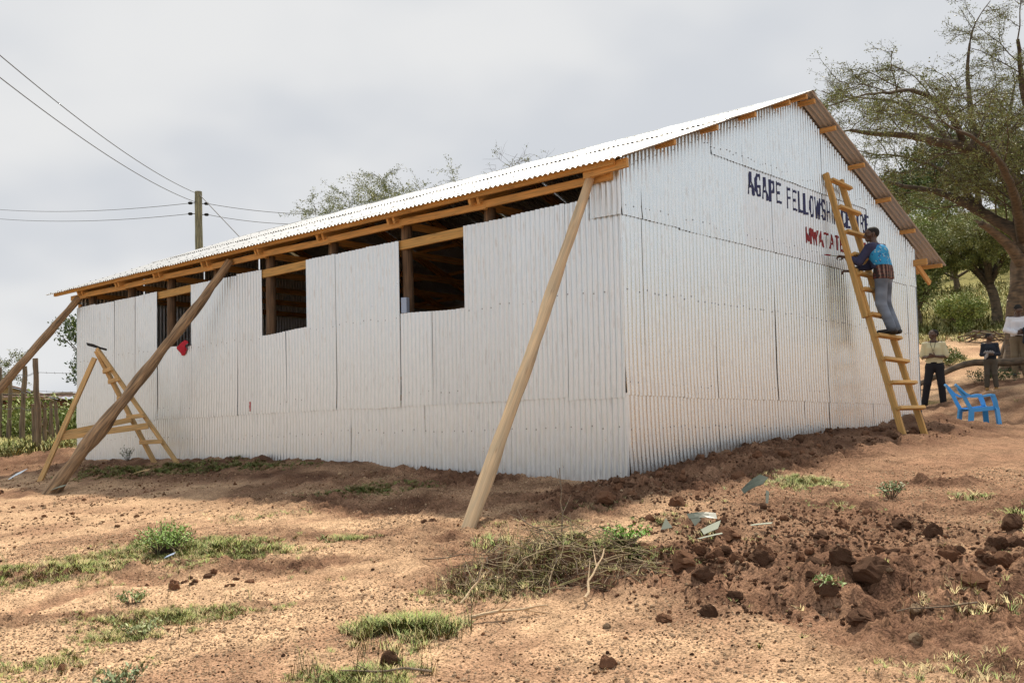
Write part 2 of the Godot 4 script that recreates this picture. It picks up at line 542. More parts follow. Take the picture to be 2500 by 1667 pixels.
const RED := [ # bare trodden red earth, smooth
	[3.75, 3.75, 1.1, 0.17, -0.62, 0.95], [4.85, 4.2, 0.6, 0.2, 0.0, 0.8], [-0.65, 4.45, 0.36, 0.16, 0.0, 0.8], [-0.7, 5.3, 0.3, 0.16, 0.5, 0.7], [-0.75, 5.95, 0.6, 0.13, -1.27, 0.7],
	[1.2, 3.7, 0.42, 0.3, 0.0, 0.65], [1.6, 4.3, 0.5, 0.3, 0.0, 0.5], [-0.4, 3.5, 0.5, 0.25, 0.3, 0.6], [-1.2, 2.5, 0.8, 0.3, 0.2, 0.55], [0.4, 4.6, 0.8, 0.14, 0.45, 0.45], [1.9, 5.0, 0.35, 0.12, 0.6, 0.5],
	[2.6, -1.6, 1.6, 0.45, 1.3, 0.7], [3.6, -0.3, 1.2, 0.3, 1.1, 0.65], [2.3, 0.5, 0.8, 0.35, 0.7, 0.6], [1.5, 2.9, 0.5, 0.16, 0.4, 0.4], [-9.5, 4.2, 1.6, 0.25, 0.2, 0.5], [-5.5, 3.4, 1.2, 0.22, 0.15, 0.45]]

func red_at(x: float, z: float) -> float:
	var s := 0.0
	for a in RED:
		if absf(x - a[0]) + absf(z - a[1]) > (a[2] + a[3]) * 1.6:
			continue
		var q := blob(a, x, z) + noise_b.get_noise_2d(x * 150.0 + 20.0, z * 150.0) * 0.35
		if q > -0.3:
			s = maxf(s, clampf(q * 1.8 + 0.54, 0.0, 1.0) * a[5])
	return s

func blob(a: Array, x: float, z: float) -> float: # 1 in the middle of a patch, 0 at its rim, below 0 outside
	var dx: float = x - a[0]
	var dz: float = z - a[1]
	var ca := cos(a[4])
	var sa := sin(a[4])
	var u: float = (dx * ca - dz * sa) / a[2]
	var w: float = (dx * sa + dz * ca) / a[3]
	return 1.0 - sqrt(u * u + w * w)

func dug_at(x: float, z: float) -> float:
	var s := 0.0
	for a in DUG:
		if absf(x - a[0]) + absf(z - a[1]) > (a[2] + a[3]) * 1.9:
			continue
		var q := blob(a, x, z)
		if q > -0.5:
			s = maxf(s, clampf(q * 1.6 + 0.8, 0.0, 1.0) * a[5])
	if s <= 0.0:
		return 0.0
	return clampf(s + noise_b.get_noise_2d(x * 60.0, z * 60.0) * 0.55 * minf(1.0, s * 2.0), 0.0, 1.0)

func top(x: float, z: float, near := true) -> float: # finished ground
	var y := land(x, z)
	y += noise_a.get_noise_2d(x * 14.0, z * 14.0) * 0.055
	if near:
		var dg := dug_at(x, z)
		y += noise_b.get_noise_2d(x * 90.0, z * 90.0) * 0.03
		y += noise_c.get_noise_2d(x * 320.0, z * 320.0) * 0.008
		y += noise_c.get_noise_2d(x * 1100.0, z * 1100.0 + 33.0) * 0.007
		if dg > 0.05:
			y += dg * (absf(noise_b.get_noise_2d(x * 190.0 + 50.0, z * 190.0)) * 0.15 + noise_c.get_noise_2d(x * 520.0, z * 520.0) * 0.03 + absf(noise_c.get_noise_2d(x * 1500.0 + 9.0, z * 1500.0)) * 0.07 - 0.03)
		y -= red_at(x, z) * 0.035
		y += mound(x, z)
	return y

func mound(x: float, z: float) -> float:
	var s := 0.0
	for a in [[2.3, 3.75, 0.9, 0.5, 0.45, 0.0, 0.16], [0.75, -2.6, 0.75, 4.4, 0.0, 0.0, 0.10], [4.3, 3.2, 1.1, 0.6, 0.75, 0.0, 0.12], [0.9, 0.8, 0.9, 0.8, 0.0, 0.0, 0.08], [-14.8, 1.2, 1.6, 1.0, 0.2, 0.0, 0.1], [-9.7, 3.1, 0.45, 0.25, 0.3, 0.0, 0.12]]:
		if absf(x - a[0]) + absf(z - a[1]) < (a[2] + a[3]) * 1.5:
			var q := blob(a, x, z)
			if q > 0.0:
				s += a[6] * q * q * (3.0 - 2.0 * q)
	return s

func earth_tint(x: float, z: float) -> Color: # base colour of the soil, linear
	var n1 := noise_a.get_noise_2d(x * 22.0 + 300.0, z * 22.0)
	var n2 := noise_b.get_noise_2d(x * 110.0, z * 110.0 + 70.0)
	var n3 := noise_c.get_noise_2d(x * 420.0, z * 420.0)
	var sand := Color(0.82, 0.565, 0.36)
	var red := Color(0.47, 0.285, 0.185)
	var dark := Color(0.21, 0.118, 0.076)
	var q := sand.lerp(red, clampf(n1 * 1.3 + n2 * 1.1 + 0.02, 0.0, 0.8))
	q = q.lerp(Color(0.42, 0.235, 0.15) * (1.0 + 0.2 * n2), red_at(x, z))
	# trodden reddish-brown bank beside the gable
	var bank := clampf((x - 0.9) * 1.2, 0.0, 1.0) * clampf((2.6 - z + n1 * 1.5) * 0.8, 0.0, 1.0) * clampf((z + 16.0) * 0.5, 0.0, 1.0)
	q = q.lerp(Color(0.42, 0.25, 0.16) * (1.0 + 0.3 * n2), bank * 0.8)
	var d := dug_at(x, z)
	q = q.lerp(red.lerp(dark, clampf(0.75 + n2 * 1.1 + n3 * 0.5, 0.0, 1.0)), clampf(d * 1.25, 0.0, 1.0))
	q = q * (1.0 + 0.35 * n3)
	# turf beyond the yard
	var far := 0.0
	if x < -15.0:
		far = clampf((-15.3 - x + n1 * 1.2) * 0.8, 0.0, 1.0)
	if z < -17.0:
		far = maxf(far, clampf((-27.0 - z + n1 * 5.0 + n2 * 2.0) * 0.35, 0.0, 1.0))
	if z < -13.0 and z > -24.0:
		far = maxf(far, clampf((noise_a.get_noise_2d(x * 16.0 + 900.0, z * 34.0) * 2.0 - 0.35) * 1.8, 0.0, 0.7))
	if far > 0.0:
		q = q.lerp(Color(0.36, 0.34, 0.13) * (1.0 + 0.5 * n2), far)
	return q

func ground_patch(mb: MB, x0: float, x1: float, z0: float, z1: float, st: float, hole: Rect2, near: bool) -> void:
	var nx := int(round((x1 - x0) / st))
	var nz := int(round((z1 - z0) / st))
	var hh := PackedFloat32Array()
	hh.resize((nx + 3) * (nz + 3))
	for j in nz + 3:
		for i in nx + 3:
			var x := x0 + (i - 1) * st
			var z := z0 + (j - 1) * st
			if hole.size.x > 0 and hole.grow(-2.5 * st).has_point(Vector2(x, z)):
				continue
			hh[j * (nx + 3) + i] = top(x, z, near)
	var ids := PackedInt32Array()
	ids.resize((nx + 1) * (nz + 1))
	for j in nz + 1:
		for i in nx + 1:
			var x := x0 + i * st
			var z := z0 + j * st
			if hole.size.x > 0 and hole.grow(-1.5 * st).has_point(Vector2(x, z)):
				continue
			var k := (j + 1) * (nx + 3) + i + 1
			var nn := Vector3(hh[k - 1] - hh[k + 1], 2.0 * st, hh[k - nx - 3] - hh[k + nx + 3]).normalized()
			mb.col = earth_tint(x, z)
			ids[j * (nx + 1) + i] = mb.vert(Vector3(x, hh[k], z), nn)
	for j in nz:
		for i in nx:
			var cx := x0 + (i + 0.5) * st
			var cz := z0 + (j + 0.5) * st
			if hole.size.x > 0 and hole.has_point(Vector2(cx, cz)):
				continue
			var k := j * (nx + 1) + i
			mb.quad_ix(ids[k], ids[k + nx + 1], ids[k + nx + 2], ids[k + 1])
	# hem that closes the joint to the coarser patch around
	for e in 4:
		var cnt: int = nx if e < 2 else nz
		for i in cnt:
			var a: int
			var b: int
			if e == 0:
				a = i
				b = i + 1
			elif e == 1:
				a = nz * (nx + 1) + i + 1
				b = nz * (nx + 1) + i
			elif e == 2:
				a = (i + 1) * (nx + 1)
				b = i * (nx + 1)
			else:
				a = i * (nx + 1) + nx
				b = (i + 1) * (nx + 1) + nx
			mb.col = mb.c[ids[a]]
			var drop := Vector3(0, st * -0.6, 0)
			var a2 := mb.vert(mb.v[ids[a]] + drop, mb.n[ids[a]])
			var b2 := mb.vert(mb.v[ids[b]] + drop, mb.n[ids[b]])
			mb.quad_ix(ids[a], ids[b], b2, a2)

func build_ground() -> void:
	var mb := MB.new()
	var r0 := Rect2(-3.6, -2.4, 10.08, 9.6)
	ground_patch(mb, -3.6, 6.48, -2.4, 7.2, 0.03, Rect2(), true)
	ground_patch(mb, -16.8, 8.4, -18.0, 10.8, 0.12, r0, true)
	ground_patch(mb, -52.8, 19.2, -60.0, 24.0, 0.6, Rect2(-16.8, -18.0, 25.2, 28.8), false)
	ground_patch(mb, -412.8, 386.4, -420.0, 382.8, 12.0, Rect2(-52.8, -60.0, 72.0, 84.0), false)
	structure("ground", mb.commit(M.earth))

# ---------------------------------------------------------------- the hall
const SLX := 0.0243 # the builders let every line fall a little along the long wall ...
const SLZ := 0.0342 # ... and along the gable
const LEN := 13.2
const WID := 8.415
const RIDGE_Z := -4.23
const RIDGE_Y := 5.29
const PITCH := 0.392
const WAVE := 0.0765
const AMP := 0.0115

func B(x: float, y: float, z: float) -> Vector3:
	return Vector3(x, y + SLX * x + SLZ * z, z)

func roof_y(z: float) -> float:
	return RIDGE_Y - PITCH * absf(z - RIDGE_Z)

func wave_h(k: float) -> float: # rolled sheet: broad crests, narrow grooves
	var q := (1.0 - cos(k)) * 0.5
	return 1.0 - 2.0 * q * q

func wave_d(k: float) -> float:
	return -2.0 * (1.0 - cos(k)) * 0.5 * sin(k)

func board(called: String, parent: Node, a: Vector3, b: Vector3, wide: float, thick: float, mat: Material, up := Vector3.UP, bev := 0.004) -> MeshInstance3D:
	var d := (b - a)
	var L := d.length()
	d /= L
	var side := d.cross(up).normalized()
	var u := side.cross(d)
	var shift := Vector3(rnd(0, 30), rnd(0, 9), rnd(0, 9))
	var mb := MB.new()
	mb.box(Transform3D(Basis(), shift + Vector3(L * 0.5, 0, 0)), Vector3(L, wide, thick), bev)
	var bs := Basis(d, u, side)
	return put(called, mb.commit(mat), parent, Transform3D(bs, a - bs * shift))

func pole(called: String, parent: Node, a: Vector3, b: Vector3, r0: float, r1: float, mat: Material, wob := 0.01, sides := 12, lump := 0.06) -> MeshInstance3D:
	var d := b - a
	var L := d.length()
	d /= L
	var bs := Basis(d, rot_to(d).x, d.cross(rot_to(d).x))
	var mb := MB.new()
	var pts := []
	var rads := []
	var ns := maxi(6, int(L / 0.16))
	var s0 := rnd(0, 50)
	for i in ns + 1:
		var t := float(i) / ns
		pts.append(Vector3(L * t, sin(t * 5.0 + s0) * wob + sin(t * 17.0 + s0 * 2.0) * wob * 0.35, cos(t * 4.0 + s0 * 3.0) * wob))
		var r: float = lerpf(r0, r1, t) * (1.0 + lump * 0.5 * sin(t * 23.0 + s0) * sin(t * 9.0 + s0 * 0.7))
		rads.append(r)
	mb.tube(pts, rads, sides, true, lump, int(s0))
	return put(called, mb.commit(mat), parent, Transform3D(bs, a))

# one corrugated sheet. across/upward give the plane; lo and hi give its lower and upper edge at u
func sheet(called: String, parent: Node, org: Vector3, U: Vector3, V: Vector3, u0: float, w: float, lo: Callable, hi: Callable, lift: float, mat: Material, wave := WAVE, amp := AMP, rough_edge := 0.0, per := 8, rows := 5, flare := 0.0, dents := 0) -> MeshInstance3D:
	var N := U.cross(V).normalized()
	var nc := int(round(w / wave)) * per
	var mb := MB.new()
	var ou := rnd(0, 8)
	var ov := rnd(0, 8)
	var t1 := rnd(-0.003, 0.003)
	var t2 := rnd(-0.004, 0.004)
	var ph := rnd(0, TAU)
	var ids := []
	var jag := 0.0
	var hits := []
	var lip := 0.012 if float(lo.call(u0)) > 0.5 else 0.003
	if dents > 0:
		rows = int((float(hi.call(u0)) - float(lo.call(u0))) / 0.07)
	for q in dents:
		hits.append([u0 + rnd(0.05, 0.95) * w, lerpf(lo.call(u0), hi.call(u0), pow(rnd(0.02, 0.98), 1.4)), rnd(0.03, 0.10), rnd(0.05, 0.2), rnd(-0.008, 0.003)])
	for i in nc + 1:
		var u := u0 + w * i / nc
		var s := float(i) / nc
		if i % per == 0:
			jag = rnd(-rough_edge, rough_edge) * 0.3
		var b: float = lo.call(u) + jag
		var tp: float = hi.call(u) + jag * 0.5
		var col := PackedInt32Array()
		for j in rows + 1:
			var r := float(j) / rows
			var k := TAU * u / wave
			var y := lerpf(b, tp, r)
			var off := amp * wave_h(k) + lift + t1 * sin(r * 4.0 + ph) + t2 * sin(s * 5.0 + r * 3.0 + ph) + (lip * (1.0 - r * 6.0) if r < 0.17 else 0.0)
			for q in hits:
				var du: float = (u - q[0]) / q[2]
				var dv: float = (y - q[1]) / q[3]
				var rr := du * du + dv * dv
				if rr < 4.0:
					off += q[4] * exp(-rr * 1.3)
			off += flare * pow(clampf((1.0 - y) / 1.0, 0.0, 1.0), 2.0)
			var nn := (N - U * (amp * TAU / wave * wave_d(k))).normalized()
			var p := org + U * u + V * y + N * off
			p.y += SLX * p.x + SLZ * p.z
			col.append(mb.vert(p, nn, Vector2(u / 0.9 + ou, y / 3.1 + ov)))
		ids.append(col)
	for i in nc:
		for j in rows:
			mb.quad_ix(ids[i][j], ids[i + 1][j], ids[i + 1][j + 1], ids[i][j + 1])
	return put(called, mb.commit(mat), parent)

func nail(mb: MB, p: Vector3, N: Vector3, r := 0.0095) -> void:
	var a := N.cross(Vector3(0.2, 0.3, 0.91)).normalized()
	var b := N.cross(a)
	var tipi := mb.vert(p + N * r * 0.75, N)
	var ids := []
	for k in 7:
		var q := TAU * k / 6.0
		var d := a * cos(q) + b * sin(q)
		ids.append(mb.vert(p + d * r, (d + N * 0.5).normalized()))
	for k in 6:
		mb.tri_ix(ids[k + 1] if a.cross(b).dot(N) < 0 else ids[k], ids[k] if a.cross(b).dot(N) < 0 else ids[k + 1], tipi)

func base_long(x: float) -> float: # bottom of the long wall, in the hall's own heights
	return land(x, 0.05) - SLX * x - 0.16

func base_gable(u: float) -> float:
	return land(0.05, -u) + SLZ * u - 0.2

func build_hall() -> void:
	var hall := thing("iron_hall", "long unfinished hall of corrugated iron sheets with painted gable and raw timber eaves", "building")
	rng.seed = 11
	var X := Vector3(1, 0, 0)
	var Y := Vector3(0, 1, 0)
	var zinc := [M.zinc, M.zinc, M.zinc_dull, M.zinc]
	# ---- long wall: lower course
	var x := -LEN
	var k := 0
	while x < -0.02:
		var w: float = minf(0.765, -x)
		w = maxf(WAVE, round(w / WAVE) * WAVE)
		var lf := 0.0015 if k % 2 == 0 else 0.0
		var top_y := func(_u): return 0.985
		var bot := func(u): return base_long(u)
		sheet("wall_sheet", hall, Vector3.ZERO, X, Y, x, w, bot, top_y, lf + 0.001, M.zinc, WAVE, AMP, 0.025, 8, 5, 0.02, 5)
		x += w
		k += 1
	# upper course: [from, to, bottom, top]
	var cols := []
	var cuts := [[-13.2, -12.41], [-12.41, -11.63], [-11.63, -10.85], [-10.85, -10.06], [-8.97, -8.27], [-8.27, -7.6], [-7.6, -6.94], [-5.745, -5.05], [-5.05, -4.37], [-4.37, -3.69], [-2.45, -1.63], [-1.63, -0.82], [-0.82, 0.0]]
	k = 0
	for q in cuts:
		var tt := 3.2 + rnd(-0.012, 0.012)
		var skew := rnd(-0.014, 0.014)
		var bb := 0.955 + rnd(-0.008, 0.008)
		if k == 12:
			bb = 0.93
		var hi := func(u): return tt + skew * (u - q[0])
		var lo := func(_u): return bb
		var ww: float = round((q[1] - q[0]) / WAVE) * WAVE
		sheet("wall_sheet", hall, Vector3.ZERO, X, Y, q[0], ww + (0.0 if k == 12 else 0.0), lo, hi, 0.0065 + 0.0035 * (k % 2), zinc[k % 4], WAVE, AMP, 0.02, 8, 8, 0.0, 5)
		k += 1
	for q in [[-10.08, -9.33], [-9.33, -8.95], [-6.96, -6.3], [-6.3, -5.73], [-3.668, -3.057], [-3.057, -2.43]]: # sheets below the windows
		var hi2 := func(u): return 2.185 + 0.02 * sin(u * 3.0)
		var lo2 := func(_u): return 0.958
		var ww2: float = round((q[1] - q[0]) / WAVE) * WAVE
		sheet("wall_sheet", hall, Vector3.ZERO, X, Y, q[0], ww2, lo2, hi2, 0.004 + 0.003 * (k % 2), zinc[k % 4], WAVE, AMP, 0.01)
		k += 1
	# short sheet of the gable folded round the corner
	sheet("corner_sheet", hall, Vector3.ZERO, X, Y, -0.4, 6 * WAVE - 0.03, func(u): return 2.965 - 0.03 * u, func(_u): return 3.47, 0.02, M.zinc_dull, WAVE, AMP * 1.15, 0.01)
	# ---- gable
	var G := Vector3(0, 0, -1)
	var edges := [0.0]
	for i in 12:
		edges.append(minf(0.3825 + 0.765 * i, WID))
	for i in 12:
		var a: float = edges[i]
		var w: float = edges[i + 1] - a
		var odd := 0.002 * (i % 2)
		sheet("wall_sheet", hall, Vector3.ZERO, G, Y, a, w, func(u): return base_gable(u), func(_u): return 0.985, 0.0 + odd, M.zinc_sky_tint, WAVE, AMP, 0.025, 8, 5, 0.05, 5)
		var l1 := rnd(-0.006, 0.006)
		sheet("wall_sheet", hall, Vector3.ZERO, G, Y, a, w, func(_u): return 0.955 + l1, func(_u): return 3.0, 0.005 + odd, M.zinc_sky_tint, WAVE, AMP, 0.01, 8, 8, 0.0, 5)
		var sign_here := i >= 4 and i <= 8
		var rake := func(u): return roof_y(-u) - 0.035
		var mid := 4.03
		var up_amp := AMP * 1.25
		if roof_y(-(a + w * 0.5)) > 4.25 or sign_here:
			sheet("sign_sheet" if sign_here else "wall_sheet", hall, Vector3.ZERO, G, Y, a, w, func(_u): return 2.96 + l1, func(u): return minf(mid + 0.02, rake.call(u)), 0.010 + odd, M.sign_white if sign_here else M.zinc_sky_tint, WAVE, AMP if sign_here else up_amp, 0.01, 8, 5)
			if roof_y(-(a + w * 0.5)) > 4.15:
				sheet("wall_sheet", hall, Vector3.ZERO, G, Y, a, w, func(u): return minf(mid - 0.02 + l1, rake.call(u) - 0.02), rake, 0.016 + odd, M.zinc_sky_tint, WAVE, up_amp, 0.01, 8, 5)
		else:
			sheet("wall_sheet", hall, Vector3.ZERO, G, Y, a, w, func(_u): return 2.965 + l1, rake, 0.010 + odd, M.zinc_sky_tint, WAVE, up_amp, 0.01, 8, 6)
	# ---- back wall and far gable
	x = -LEN
	k = 0
	while x < -0.1:
		var w: float = round(minf(1.53, -x) / WAVE) * WAVE
		sheet("wall_sheet", hall, Vector3(0, 0, -WID), -X, Y, -x - w, w, func(u): return land(-u, -WID) + SLX * u + SLZ * WID - 0.2, func(_u): return 3.6, 0.0, M.zinc_dull, WAVE, AMP, 0.0, 4, 3)
		x += w
		k += 1
	for i in 6:
		var a := 1.4025 * i
		sheet("wall_sheet", hall, Vector3(-LEN, 0, -WID), -G, Y, a, 1.4025 - 0.025, func(u): return land(-LEN, u - WID) + SLX * LEN - SLZ * (u - WID) - 0.2, func(u): return roof_y(u - WID) - 0.05, 0.0, M.zinc_dull, WAVE, AMP, 0.0, 4, 4)
	# ---- roof: two courses a side
	var cs := 1.0 / sqrt(1.0 + PITCH * PITCH)
	var sn := PITCH * cs
	var rw := 0.0787
	for i in 18:
		var u := -13.87 + 0.787 * i
		var odd := 0.003 * (i % 2)
		var run := 4.57 / cs
		var j1 := rnd(-0.012, 0.012)
		var upv := Vector3(0, sn, -cs)
		var o1 := Vector3(0, roof_y(0.34), 0.34)
		sheet("roof_sheet", hall, o1, X, upv, u, 0.787, func(_u): return j1, func(_u): return 2.6, odd, M.zinc_roof, rw, 0.010, 0.008, 8, 5)
		sheet("roof_sheet", hall, o1, X, upv, u, 0.787, func(_u): return 2.45, func(_u): return run, odd + 0.005, M.zinc_roof, rw, 0.010, 0.0, 8, 4)
		var dnv := Vector3(0, -sn, -cs)
		var o2 := Vector3(0, RIDGE_Y, RIDGE_Z)
		var run2 := 4.88 / cs
		sheet("roof_sheet", hall, o2, X, dnv, u, 0.787, func(_u): return 0.0, func(_u): return 2.6, odd + 0.005, M.zinc_roof, rw, 0.010, 0.0, 8, 4)
		sheet("roof_sheet", hall, o2, X, dnv, u, 0.787, func(_u): return 2.45, func(_u): return run2 + j1, odd, M.zinc_roof, rw, 0.010, 0.0, 8, 4)
	var rc := MB.new()
	for sg in [1.0, -1.0]:
		var pts := [Vector3(-13.9, RIDGE_Y + 0.022, RIDGE_Z), Vector3(0.31, RIDGE_Y + 0.022, RIDGE_Z), Vector3(0.31, RIDGE_Y + 0.022 - 0.12 * PITCH, RIDGE_Z + 0.12 * sg), Vector3(-13.9, RIDGE_Y + 0.022 - 0.12 * PITCH, RIDGE_Z + 0.12 * sg)]
		for i in 4:
			pts[i] = B(pts[i].x, pts[i].y, pts[i].z)
		rc.poly(pts, Vector3(-6, 0, RIDGE_Z))
	put("ridge_cap", rc.commit(M.zinc_sky_tint), hall)
	# ---- nails, too small to pick apart
	var nm := MB.new()
	rng.seed = 19
	for yy in [0.12, 0.62, 1.12, 2.15]:
		x = -LEN + 0.05
		while x < -0.05:
			var crest: float = round(x / WAVE) * WAVE
			if not (yy > 2.0 and ((crest > -10.06 and crest < -8.97) or (crest > -6.94 and crest < -5.745) or (crest > -3.69 and crest < -2.45))):
				nail(nm, B(crest, yy + rnd(-0.025, 0.025) + 0.02 * sin(crest), AMP + (0.008 if yy > 1.0 else 0.004)), Vector3(0, 0, 1))
			x += WAVE * [2, 2, 3, 2][rng.randi() % 4]
	for yy in [0.6, 1.1, 2.15, 3.1, 4.12, 9.0]:
		var u := 0.08
		while u < WID - 0.05:
			var crest: float = round(u / WAVE) * WAVE
			var y: float = yy + rnd(-0.025, 0.025)
			if yy > 5.0:
				y = roof_y(-crest) - 0.13 + rnd(-0.03, 0.03)
			if y < roof_y(-crest) - 0.08 and y > base_gable(crest) + 0.25:
				nail(nm, B(AMP + (0.024 if yy > 4.0 else (0.016 if yy > 2.9 else 0.01)), y, -crest), Vector3(1, 0, 0))
			u += WAVE * [2, 2, 3, 2, 1][rng.randi() % 5]
	var rn := MB.new()
	for s in [0.1, 0.95, 1.95, 2.9, 3.8, 4.6]:
		x = -13.8
		while x < 0.25:
			var crest: float = -13.87 + round((x + 13.87) / rw) * rw
			var z: float = 0.34 - s * cs + rnd(-0.02, 0.02)
			nail(rn, B(crest, roof_y(z) + 0.016, z), Vector3(0, cs, sn), 0.017)
			x += rw * [2, 3, 3, 4][rng.randi() % 4]
	put("roofing_nail", rn.commit(M.dark), hall).set_meta("kind", "stuff")
	var nails := put("roofing_nail", nm.commit(M.nail), hall)
	nails.set_meta("kind", "stuff")
	# ---- timber
	rng.seed = 23
	var trusses := [-12.77, -11.24, -9.84, -8.3, -6.82, -5.25, -3.67, -2.11, -0.2]
	for z in [0.21, -0.75, -1.7, -2.65, -3.6, -4.12, -4.36, -5.0, -5.95, -6.9, -7.85, -9.0]:
		var y: float = roof_y(z) - 0.045
		var x0: float = -13.75 + rnd(-0.06, 0.06)
		for j in 3:
			var x1: float = [-9.2 + rnd(-0.4, 0.4), (-4.6 + rnd(-0.4, 0.4)) if z > 0.0 else -0.9, (0.27 if z < 0.0 else 0.10)][j]
			board("purlin", hall, B(x0, y + 0.006 * (j % 2), z), B(x1 - 0.004, y + 0.006 * (j % 2), z), 0.065, 0.05, M.pine)
			x0 = x1
	board("eave_block", hall, B(-0.37, 3.452, 0.16), B(0.24, 3.478, 0.16), 0.105, 0.045, M.pine)
	for tx in trusses:
		for s in [-0.055, 0.055]:
			var ex := rnd(-0.03, 0.03)
			board("rafter_tail", hall, B(tx + s, roof_y(0.16 + ex) - 0.125, 0.16 + ex), B(tx + s, roof_y(-0.5) - 0.125, -0.5), 0.10, 0.04, M.pine)
			board("rafter", hall, B(tx + s, roof_y(-0.505) - 0.125, -0.505), B(tx + s, RIDGE_Y - 0.125, RIDGE_Z + 0.003), 0.10, 0.04, M.pine)
			board("rafter", hall, B(tx + s, roof_y(-8.95 + ex) - 0.125, -8.95 + ex), B(tx + s, RIDGE_Y - 0.125, RIDGE_Z - 0.003), 0.10, 0.04, M.pine)
		board("tie_beam", hall, B(tx, 3.415, 0.0), B(tx, 3.415, -8.6), 0.10, 0.045, M.pine)
		pole("post", hall, B(tx, -0.5, -0.12), B(tx, 3.40, -0.12), 0.085, 0.075, M.pole_post, 0.012)
		pole("post", hall, B(tx, -0.5, -8.3), B(tx, 3.38, -8.3), 0.085, 0.075, M.pole_post, 0.012)
	for z in [-2.1, -4.2, -6.3]:
		pole("post", hall, B(-0.14, -0.3, z), B(-0.14, roof_y(z) - 0.2, z), 0.08, 0.07, M.pole_post, 0.012)
	var px := -13.3
	for i in trusses.size(): # wall plate, one length a bay, ends lapped
		var x1: float = trusses[i] + 0.12 if i < 8 else -0.05
		var dy := 0.022 * (i % 2)
		board("wall_plate", hall, B(px, 3.405 + dy * 0.6, 0.055 + 0.004 * (i % 2)), B(x1, 3.405 - dy * 0.6, 0.055 + 0.004 * (i % 2)), 0.09, 0.045, M.pine)
		px = x1 - 0.2
	board("wall_plate", hall, B(-13.6, 3.37, -8.36), B(0.25, 3.37, -8.36), 0.105, 0.045, M.pine)
	for q in [[-10.2, -8.85], [-7.05, -5.6], [-3.8, -2.3]]:
		board("lintel", hall, B(q[0], 3.135, -0.042), B(q[1], 3.145, -0.042), 0.125, 0.05, M.pine_yellow)
	for y in [0.15, 0.66, 1.08, 2.11]:
		board("girt", hall, B(-13.15, y, -0.045), B(-0.1, y, -0.045), 0.075, 0.05, M.pine)
		board("girt", hall, B(-13.15, y, -8.36), B(-0.1, y, -8.36), 0.075, 0.05, M.pine)
		board("girt", hall, B(-0.045, y, -0.1), B(-0.045, y, -8.3), 0.075, 0.05, M.pine)
		board("girt", hall, B(-13.14, y, -0.1), B(-13.14, y, -8.3), 0.075, 0.05, M.pine)
	board("girt", hall, B(-0.045, 3.1, -0.1), B(-0.045, 3.1, -8.3), 0.075, 0.05, M.pine)
	board("girt", hall, B(-0.05, 4.1, -1.4), B(-0.05, 4.1, -7.0), 0.075, 0.05, M.pine)
	board("eave_bracket", hall, B(-0.02, 3.42, -8.5), B(0.06, 3.08, -8.95), 0.09, 0.045, M.pine)
	# left end: a thin sheet corner post
	board("corner_board", hall, B(-13.12, 0.2, -0.03), B(-13.12, 3.28, -0.03), 0.1, 0.04, M.pine, Vector3(1, 0, 0))
	var st := MB.new()
	for i in 3:
		st.box(Transform3D(Basis(Vector3(0, 0, 1), 0.1 * i), B(-7.25 + 0.012 * i, 1.03 + 0.05 * i, 0.02 + 0.0015 * i)), Vector3(0.06 - 0.012 * i, 0.05, 0.004))
	put("red_sticker", st.commit(M.red_cloth), hall)
	build_lettering(hall)

